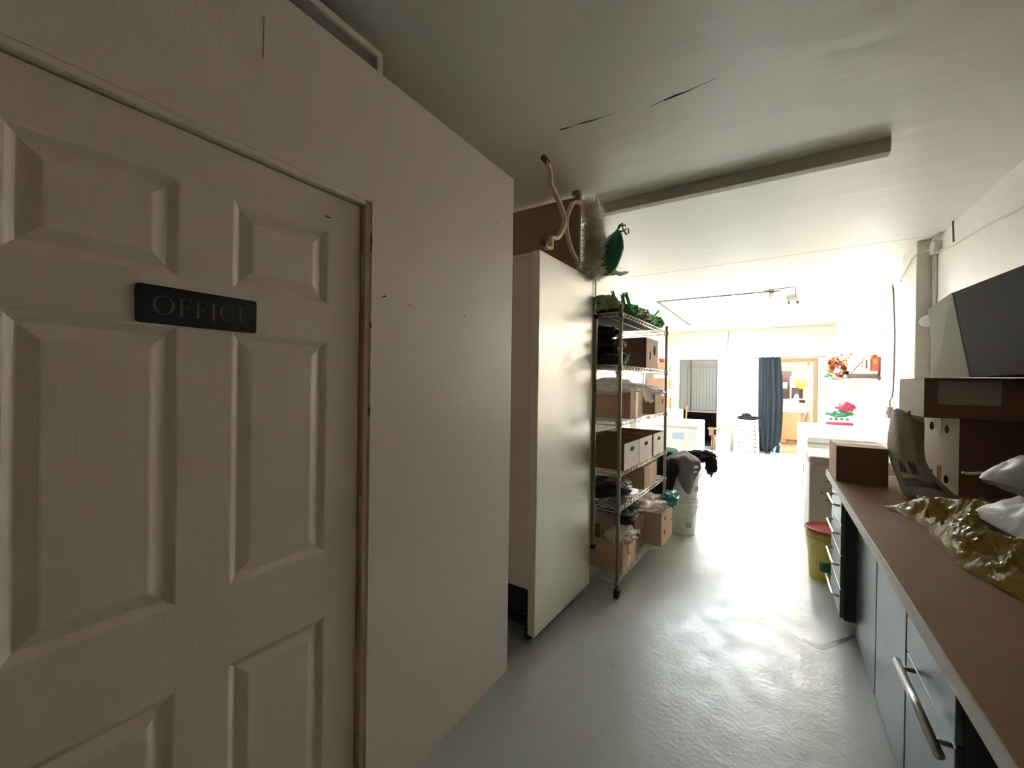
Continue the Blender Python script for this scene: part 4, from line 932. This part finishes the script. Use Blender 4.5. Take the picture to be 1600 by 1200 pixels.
# ---------------------------------------------------------------- cables, boxes on right wall
W = XR-0.008
def cable(label, pts, r=0.006, m='wcable', cat='cable'):
    return tag(MB().tube(catmull(pts, 4), r, 6).build('wall_cable', m), label, cat)
cable('white cable running along the right wall from the junction box toward the front', [(W, 4.80, 2.60), (W, 4.45, 2.545), (W, 3.9, 2.51), (W, 3.4, 2.455), (W, 2.6, 2.42), (W, 1.2, 2.40)], 0.007)
cable('white cable dipping across the peeling pilaster', [(W, 4.80, 2.62), (1.10, 4.88, 2.63), (1.03, 4.915, 2.61), (1.03, 5.2, 2.55), (1.03, 5.41, 2.50), (1.10, 5.6, 2.52), (W, 5.9, 2.58), (W, 6.36, 2.62)], 0.006)
cable('pair of cables running along the top of the right wall to the far corner', [(W, 6.36, 2.64), (W, 7.2, 2.66), (W, 8.3, 2.68), (W, 9.5, 2.70)], 0.008)
cable('second thin cable below the far right wall cables', [(W, 6.36, 2.62), (W, 7.0, 2.61), (W, 8.0, 2.64), (W, 9.5, 2.67)], 0.004)
cable('thin cable drop behind the wall shelf', [(W, 8.6, 2.68), (W, 8.62, 2.3), (W, 8.6, 1.95)], 0.005)
t = thing('junction_box', 'painted junction box high on the right wall beside the pilaster', 'junction box', (XR, 4.80, 2.58))
bx((-0.05, -0.05, 0.0), (0, 0.06, 0.09)).build('box', 'wcable', t, bevel=0.004); MB().tube([(-0.04, 0.05, 0.09), (-0.03, 0.0, 0.13), (-0.01, -0.08, 0.145)], 0.01, 6).build('conduit', 'wcable', t)
MB().tube([(-0.02, -0.36, 0.145), (-0.02, -0.38, -0.02)], 0.006, 6).build('link', 'cable', t)
for k, (y, lb) in enumerate(((4.86, 'painted conduit running down the corner of the pilaster'), (4.905, 'second painted conduit beside the pilaster'))):
    tag(MB().tube(catmull([(XR-0.012, y, 2.58), (XR-0.012, y+0.0, 2.45), (XR-0.012, y-0.01, 2.2), (XR-0.012, y, 1.6), (XR-0.012, y, 0.95)], 3), 0.011, 8).build('conduit', 'wcable'), lb, 'conduit')
t = thing('socket_box', 'grey socket box with a hanging cable on the right wall', 'socket', (XR, 6.33, 1.10))
bx((-0.045, -0.05, 0.0), (0, 0.06, 0.13)).build('box', 'cable', t, bevel=0.005); MB().tube(catmull([(-0.02, 0.0, 0.13), (-0.02, 0.01, 0.2), (-0.015, -0.10, 0.32), (-0.01, -0.10, 0.9), (-0.01, -0.03, 1.3), (-0.01, 0.03, 1.53)], 5), 0.009, 6).build('cable', 'cable', t)
bx((-0.052, -0.02, 0.04), (-0.045, 0.01, 0.08)).build('switch', 'green', t)
t = thing('wall_rosette', 'round white fitting on the wall beside the leaning open carton', 'fitting', (1.10, 4.86, 2.02)); MB().lathe([(0.0, -0.03), (0.045, -0.028), (0.05, 0), (0.03, 0.012), (0, 0.015)], n=20).build('disc', 'whitem', t)
t.rotation_euler = (PI/2, 0, 0)

# ---------------------------------------------------------------- worktop and cabinets
WX = 0.305
t = thing('worktop', 'long brown laminate worktop with a pale edge along the right wall', 'worktop', (WX, 1.4, 0.86))
bx((0.004, -1.9, 0.0), (XR-WX-0.002, 2.05, 0.04)).build('slab', 'lamtop', t, bevel=0.002)
bx((0.0, -1.9, -0.001), (0.0035, 2.05, 0.0405)).build('edge_band', 'lamedge', t)
CX = 0.437
def cab_door(t, y0, y1, z0, z1, m='cab', x=0.0, name='door_front'):
    return bx((x-0.018, y0, z0), (x, y1, z1)).build(name, m, t, bevel=0.003)
# three plain cabinets
for k, (y0, y1, lb) in enumerate(((3.005, 3.055, 'narrow blue-grey filler cabinet beside the drawer unit'), (2.535, 2.998, 'blue-grey steel base cabinet, farthest plain one under the worktop'), (2.030, 2.527, 'blue-grey steel base cabinet next to the one with the bar handle'))):
    t = thing('base_cabinet', lb, 'cabinet', (CX, y0, 0), 0, None)
    bx((0.0, 0.001, 0.0), (XR-CX-0.002, y1-y0-0.001, 0.858)).build('body', 'cabd', t)
    bx((-0.018, 0.004, 0.012), (-0.0005, y1-y0-0.004, 0.850)).build('door_front', 'cab', t, bevel=0.003)
t = thing('base_cabinet', 'steel base cabinet with a long bar handle nearest the camera', 'cabinet', (CX, 1.548, 0))
bx((0.0, 0.001, 0.0), (XR-CX-0.002, 0.474, 0.858)).build('body', 'cabd', t)
bx((-0.018, 0.004, 0.505), (-0.0005, 0.471, 0.850)).build('drawer_front', 'cab', t, bevel=0.003)
bx((-0.018, 0.004, 0.012), (-0.0005, 0.471, 0.497)).build('door_front', 'cab', t, bevel=0.003)
h = MB(); h.tube([(-0.058, -0.04, 0.492), (-0.058, 0.40, 0.492)], 0.012, 12)
for y in (0.02, 0.36): h.tube([(-0.018, y, 0.492), (-0.058, y, 0.492)], 0.007, 8)
h.build('bar_handle', 'steel', t)
# drawer unit
t = thing('drawer_cabinet', 'drawer unit with square metal pulls at the far end of the worktop', 'cabinet', (0.345, 3.06, 0.0))
bx((0.020, 0.0, 0.09), (0.80, 0.455, 0.80)).build('body', 'cabd', t, bevel=0.004); bx((0.10, 0.01, 0.0), (0.78, 0.44, 0.09)).build('plinth', 'black', t)
for z0, z1 in ((0.10, 0.265), (0.272, 0.46), (0.467, 0.64), (0.647, 0.795)):
    d = bx((0.0, 0.004, z0), (0.019, 0.451, z1)).build('drawer', 'cab', t, bevel=0.003)
    zc = (z0+z1)/2+0.02; x = -0.030
    MB().tube([(0.0, 0.06, zc), (x, 0.075, zc), (x, 0.38, zc), (0.0, 0.395, zc)], 0.0065, 8).build('pull', 'steel', d)

# yellow bucket with red rim
t = thing('bucket', 'yellow plastic bucket with a red inside rim beside the drawers', 'bucket', (0.375, 3.93, 0))
MB().lathe([(0.118, 0.0), (0.122, 0.008), (0.140, 0.30), (0.147, 0.302), (0.147, 0.312), (0.142, 0.314), (0.143, 0.335), (0.149, 0.337), (0.149, 0.347), (0.144, 0.349), (0.145, 0.37), (0.139, 0.37), (0.136, 0.33), (0.134, 0.30)], n=40, cap=False).build('body', 'yellow', t)
MB().lathe([(0.0, 0.005), (0.118, 0.006)], n=30, cap=False).build('base', 'yellow', t)
MB().lathe([(0.150, 0.362), (0.153, 0.366), (0.153, 0.378), (0.146, 0.380), (0.140, 0.370), (0.120, 0.362), (0.0, 0.352)], n=40, cap=False).build('lid', 'red', t)
MB().add([(0.13*math.cos(a), 0.13*math.sin(a), z) for z in (0.08, 0.24) for a in [(-2.1+0.2*k) for k in range(6)]], [(k, k+1, k+7, k+6) for k in range(5)], True).build('print', 'green', t, solid=0.002)

# dark stain on the floor
def stain(u, v):
    s = u; p = catmull([(0.16, 2.90, 0.0015), (0.24, 2.86, 0.0015), (0.30, 2.93, 0.0015), (0.37, 3.02, 0.0015), (0.42, 3.10, 0.0015)], 5)
    i = min(int(s*(len(p)-1)), len(p)-2); q = p[i].lerp(p[i+1], s*(len(p)-1)-i); wdt = 0.006+0.022*math.sin(PI*s)**0.6
    return (q.x, q.y+(v-0.5)*2*wdt, 0.0015)
tag(sheet(stain, 24, 2).build('floor_stain', 'stain'), 'dark curved stain on the grey floor at the foot of the drawers', 'stain')

# ---------------------------------------------------------------- things on the worktop
Z0 = 0.9015
t = thing('cardboard_box', 'flat closed brown box with pale tape at the far end of the worktop', 'box', (0.545, 3.04, Z0), 0.0)
bx((-0.228, 0, 0), (0.0, 0.35, 0.205)).build('body', 'cardd', t, bevel=0.003)  # near face coloured dark as shade; end and top panels coloured as lit
bx((-0.2295, 0.002, 0.002), (-0.2283, 0.348, 0.203)).build('end_panel', 'card', t)
bx((-0.2285, 0.002, 0.2052), (-0.001, 0.348, 0.2064)).build('top_flap', 'card', t)
bx((-0.23, 0.15, 0.2066), (-0.001, 0.20, 0.2076)).build('tape', 'tape', t)
# white perforated carton
WB = (0.806, 2.995)
wbz = 0.395
t = thing('perforated_carton', 'white carton with oval holes standing under the flat brown box', 'box', (WB[0], WB[1], Z0), 0.31)
bx((0.0, 0.0, 0.0), (0.29, 0.255, wbz)).build('body', 'cardd', t, bevel=0.003)  # white carton's remaining faces coloured dark to stand for their shade
bx((-0.0022, 0.001, 0.001), (-0.0004, 0.254, wbz-0.001)).build('end_panel', 'cardw', t)
for (u, v) in ((0.32, 0.84), (0.75, 0.86), (0.32, 0.17), (0.75, 0.20)):
    h = MB(); n = 14; vs = []
    for xx in (-0.0042, -0.0024):
        for k in range(n): a = 2*PI*k/n; vs.append((xx, u*0.255+0.014*math.cos(a), v*wbz+0.022*math.sin(a)))
    h.add(vs, [tuple(range(n)), tuple(range(n, 2*n))]+[(i, (i+1) % n, n+(i+1) % n, n+i) for i in range(n)]); h.build('hand_hole', 'dark', t)
b = MB(); b.box((-0.0036, 0.12, 0.0), (-0.0024, 0.145, 0.13)); b.box((-0.0036, 0.12, wbz-0.11), (-0.0024, 0.145, wbz)); b.build('tape', 'taped', t)
# flat brown box over it
TBZ = Z0+wbz+0.0015
t = thing('cardboard_box', 'wide flat brown box with shade-darkened sides on top of the white perforated carton', 'box', (0.660, 2.94, TBZ), 0.0)
bx((0.002, -0.0, 0.0), (0.488, 0.50, 0.205)).build('body', 'cardd', t, bevel=0.003)  # near face darkened for shade, end panel left lighter
bx((-0.0005, 0.003, 0.002), (0.0018, 0.497, 0.202)).build('end_panel', 'cardg', t)
bx((0.05, -0.0022, 0.07), (0.27, -0.0004, 0.19)).build('label_patch', 'label', t)
# something to carry the far overhang: second carton behind
carton('cardboard_box', 'plain brown carton hidden behind the white perforated one', (1.14, 3.28, Z0), 0.34, 0.22, wbz, 'cardg', 0, tape=None)

# leaning carton: face coloured dark as shaded, flap pale as lit
t = thing('open_carton', 'big open carton coloured dark for shade with a speckled flap coloured pale for light on the flat brown box', 'box', (0.80, 2.94, TBZ+0.208))
A = Vector((-0.040, 0.01, 0.43)); B = Vector((0.028, 0.01, 0.0)); dd = Vector((0.150, -0.985, 0.02)); th = Vector((0.32, 0.05, 0))
L1 = 0.52
Fp = [B, B+dd*L1, B+dd*L1+Vector((0.30, 0.05, 0)), B+Vector((0.30, 0.05, 0)), A, A+dd*L1, A+dd*L1+Vector((0.34, 0.05, 0)), A+Vector((0.34, 0.05, 0))]
Fp = [Vector((min(p.x, 0.345), p.y, p.z)) for p in Fp]
MB().hexa(Fp).build('body', 'shadeface', t, bevel=0.003)
e1 = Vector((-0.003, 0.004, 0))
MB().hexa([B+e1, B+Vector((0.006, 0.008, 0)), Vector((-0.035, 0.26, 0.0)), Vector((-0.041, 0.26, 0.0)), A+e1, A+Vector((0.006, 0.008, 0)), Vector((-0.070, 0.25, 0.385)), Vector((-0.076, 0.25, 0.385))]).build('flap', 'litflap', t)
# printed woven sack leaning by the white carton
t = thing('woven_sack', 'half-empty beige woven sack leaning against the white perforated carton', 'sack', (0.66, 2.83, Z0))
rings = [(0.0, -0.02, 0.0, 0.085, 0.10), (0.0, -0.01, 0.015, 0.10, 0.12), (-0.012, 0.03, 0.05, 0.088, 0.14), (-0.034, 0.12, 0.10, 0.070, 0.14), (-0.045, 0.20, 0.16, 0.066, 0.14), (-0.048, 0.23, 0.22, 0.068, 0.14), (-0.042, 0.245, 0.29, 0.068, 0.13), (-0.036, 0.25, 0.36, 0.066, 0.12), (-0.034, 0.255, 0.405, 0.062, 0.12)]
vs = []; n = 48
for (cx, cy, z, rx, ry) in rings:
    for j in range(n):
        a = 2*PI*j/n; k = 1+0.06*noise.noise(Vector((math.cos(a)*2, math.sin(a)*2, z*10)))+0.04*math.sin(7*a+z*20)*min(1, z*6)
        zz = z
        if z > 0.4: zz = z+0.035*math.sin(2*a+0.5)
        vs.append((cx+rx*k*math.cos(a), cy+ry*k*math.sin(a), zz))
fs = [(i*n+j, i*n+(j+1) % n, (i+1)*n+(j+1) % n, (i+1)*n+j) for i in range(len(rings)-1) for j in range(n)]+[tuple(range(n-1, -1, -1))]
MB().add(vs, fs, True).build('sack_body', 'sack', t, solid=0.003, sub=1)
# printed band and faded letters on the sack's camera side
def onsack(ang_, z, out=0.004):
    for i in range(len(rings)-1):
        if rings[i][2] <= z <= rings[i+1][2]:
            f = (z-rings[i][2])/(rings[i+1][2]-rings[i][2]); R = [rings[i][q]*(1-f)+rings[i+1][q]*f for q in range(5)]
            k = 1+0.06*noise.noise(Vector((math.cos(ang_)*2, math.sin(ang_)*2, z*10)))+0.04*math.sin(7*ang_+z*20)*min(1, z*6)
            return Vector((R[0]+(R[3]*k+out)*math.cos(ang_), R[1]+(R[4]*k+out)*math.sin(ang_), z))
sheet(lambda u, v: onsack(-2.6+1.6*u, 0.055+0.030*v+0.015*math.sin(3*u), 0.005), 24, 2).build('printed_band', mat('purple_ink', (0.06, 0.05, 0.075), 0.6), t)
STR = {'A': [((0, 0), (.5, 1)), ((.5, 1), (1, 0)), ((.2, .4), (.8, .4))], 'L': [((0, 1), (0, 0)), ((0, 0), (.8, 0))], 'I': [((.4, 0), (.4, 1))], 'N': [((0, 0), (0, 1)), ((0, 1), (1, 0)), ((1, 0), (1, 1))]}
lt = MB(); a0 = -2.45
for ch in 'ALIN':
    for (p, q) in STR[ch]:
        P_ = onsack(a0+p[0]*0.17, 0.115+0.055*p[1], 0.006); Q_ = onsack(a0+q[0]*0.17, 0.115+0.055*q[1], 0.006); lt.tube([P_, (P_+Q_)/2, Q_], 0.0024, 5)
    a0 += 0.24 if ch != 'I' else 0.17
lt.build('lettering', mat('faded_ink', (0.14, 0.11, 0.10), 0.7), t)

# white sacks
t = thing('white_sack', 'upper white woven sack of the two piled at the right on the worktop', 'sack', (0.90, 1.93, 1.09))
def pillow(c, hx, hy, hz, seed, m, name, parent, rz=0, pinch=2.3):
    vs = []; n = 40; R = Matrix.Rotation(rz, 3, 'Z')
    def f(u, v, s):
        a, b = 2*u-1, 2*v-1
        e = (1-abs(a)**pinch)*(1-abs(b)**pinch); e = max(e, 0)**0.45
        z = s*hz*e+0.018*noise.noise(Vector((a*3+seed, b*3, s)))*e+0.010*(1-abs(noise.noise(Vector((a*4, b*4+seed, s)))*4))*e
        k = 1-0.06*(1-abs(a)**2)*0; p = R @ Vector((a*hx*(1-0.10*b*b), b*hy*(1-0.10*a*a), z))
        return p+Vector(c)
    m1 = sheet(lambda u, v: f(u, v, 1), n, n); m2 = sheet(lambda u, v: f(u, v, -0.55), n, n); m1.add(m2.v, m2.f, True)
    return m1.build(name, m, parent)
pillow((0, 0, 0.06), 0.255, 0.26, 0.125, 2, 'sackw', 'sack_body', t, 0.5)
MB().tube(catmull([(-0.255, 0.25, 0.055), (-0.28, 0.27, 0.045), (-0.30, 0.27, 0.047)], 3), 0.005, 6).build('tie_string', 'paper', t)
t = thing('white_sack', 'lower white woven sack under the other at the right on the worktop', 'sack', (0.88, 1.88, Z0))
pillow((-0.01, 0.02, 0.105), 0.25, 0.30, 0.125, 8, 'sackw', 'sack_body', t, 0.15)
# yellow bag
t = thing('plastic_bag', 'crumpled yellow plastic bag spread on the worktop before the white sacks', 'bag', (0.66, 2.05, Z0))
def ybag(u, v):
    a, b = 2*u-1, 2*v-1
    x = a*0.155+0.03*math.sin(b*3); y = b*0.47
    q = max(0, (1-abs(a)**2.2)*(1-abs(b)**3))**0.6
    P_ = Vector((x*9, y*6, 3.3)); rg = 1-abs(noise.noise(P_))*2.4; rg2 = 1-abs(noise.noise(P_*2.1+Vector((4, 1, 0))))*2.2; rg3 = 1-abs(noise.noise(P_*4.6+Vector((7, 3, 2))))*2.2
    z = q*(0.055+0.055*(0.4+0.6*b)+0.050*(rg-0.4)+0.034*(rg2-0.4)+0.016*(rg3-0.4))+0.002
    x += 0.02*noise.noise(P_*1.3)*1.5; y += 0.03*noise.noise(P_*1.1+Vector((0, 9, 0)))
    return (x+0.10*(-b+0.2)*0.6-0.02, y, max(0.002, z))
m_ = sheet(ybag, 46, 90); m_.build('bag_body', 'yfilm', t, smooth=False)
blob((-0.065, 0.40, 0.035), (0.065, 0.11, 0.035), 91, 0.5, 2.3, 0.4, 3.2, floor=0.001).build('bag_corner', 'yfilm', t, smooth=False)
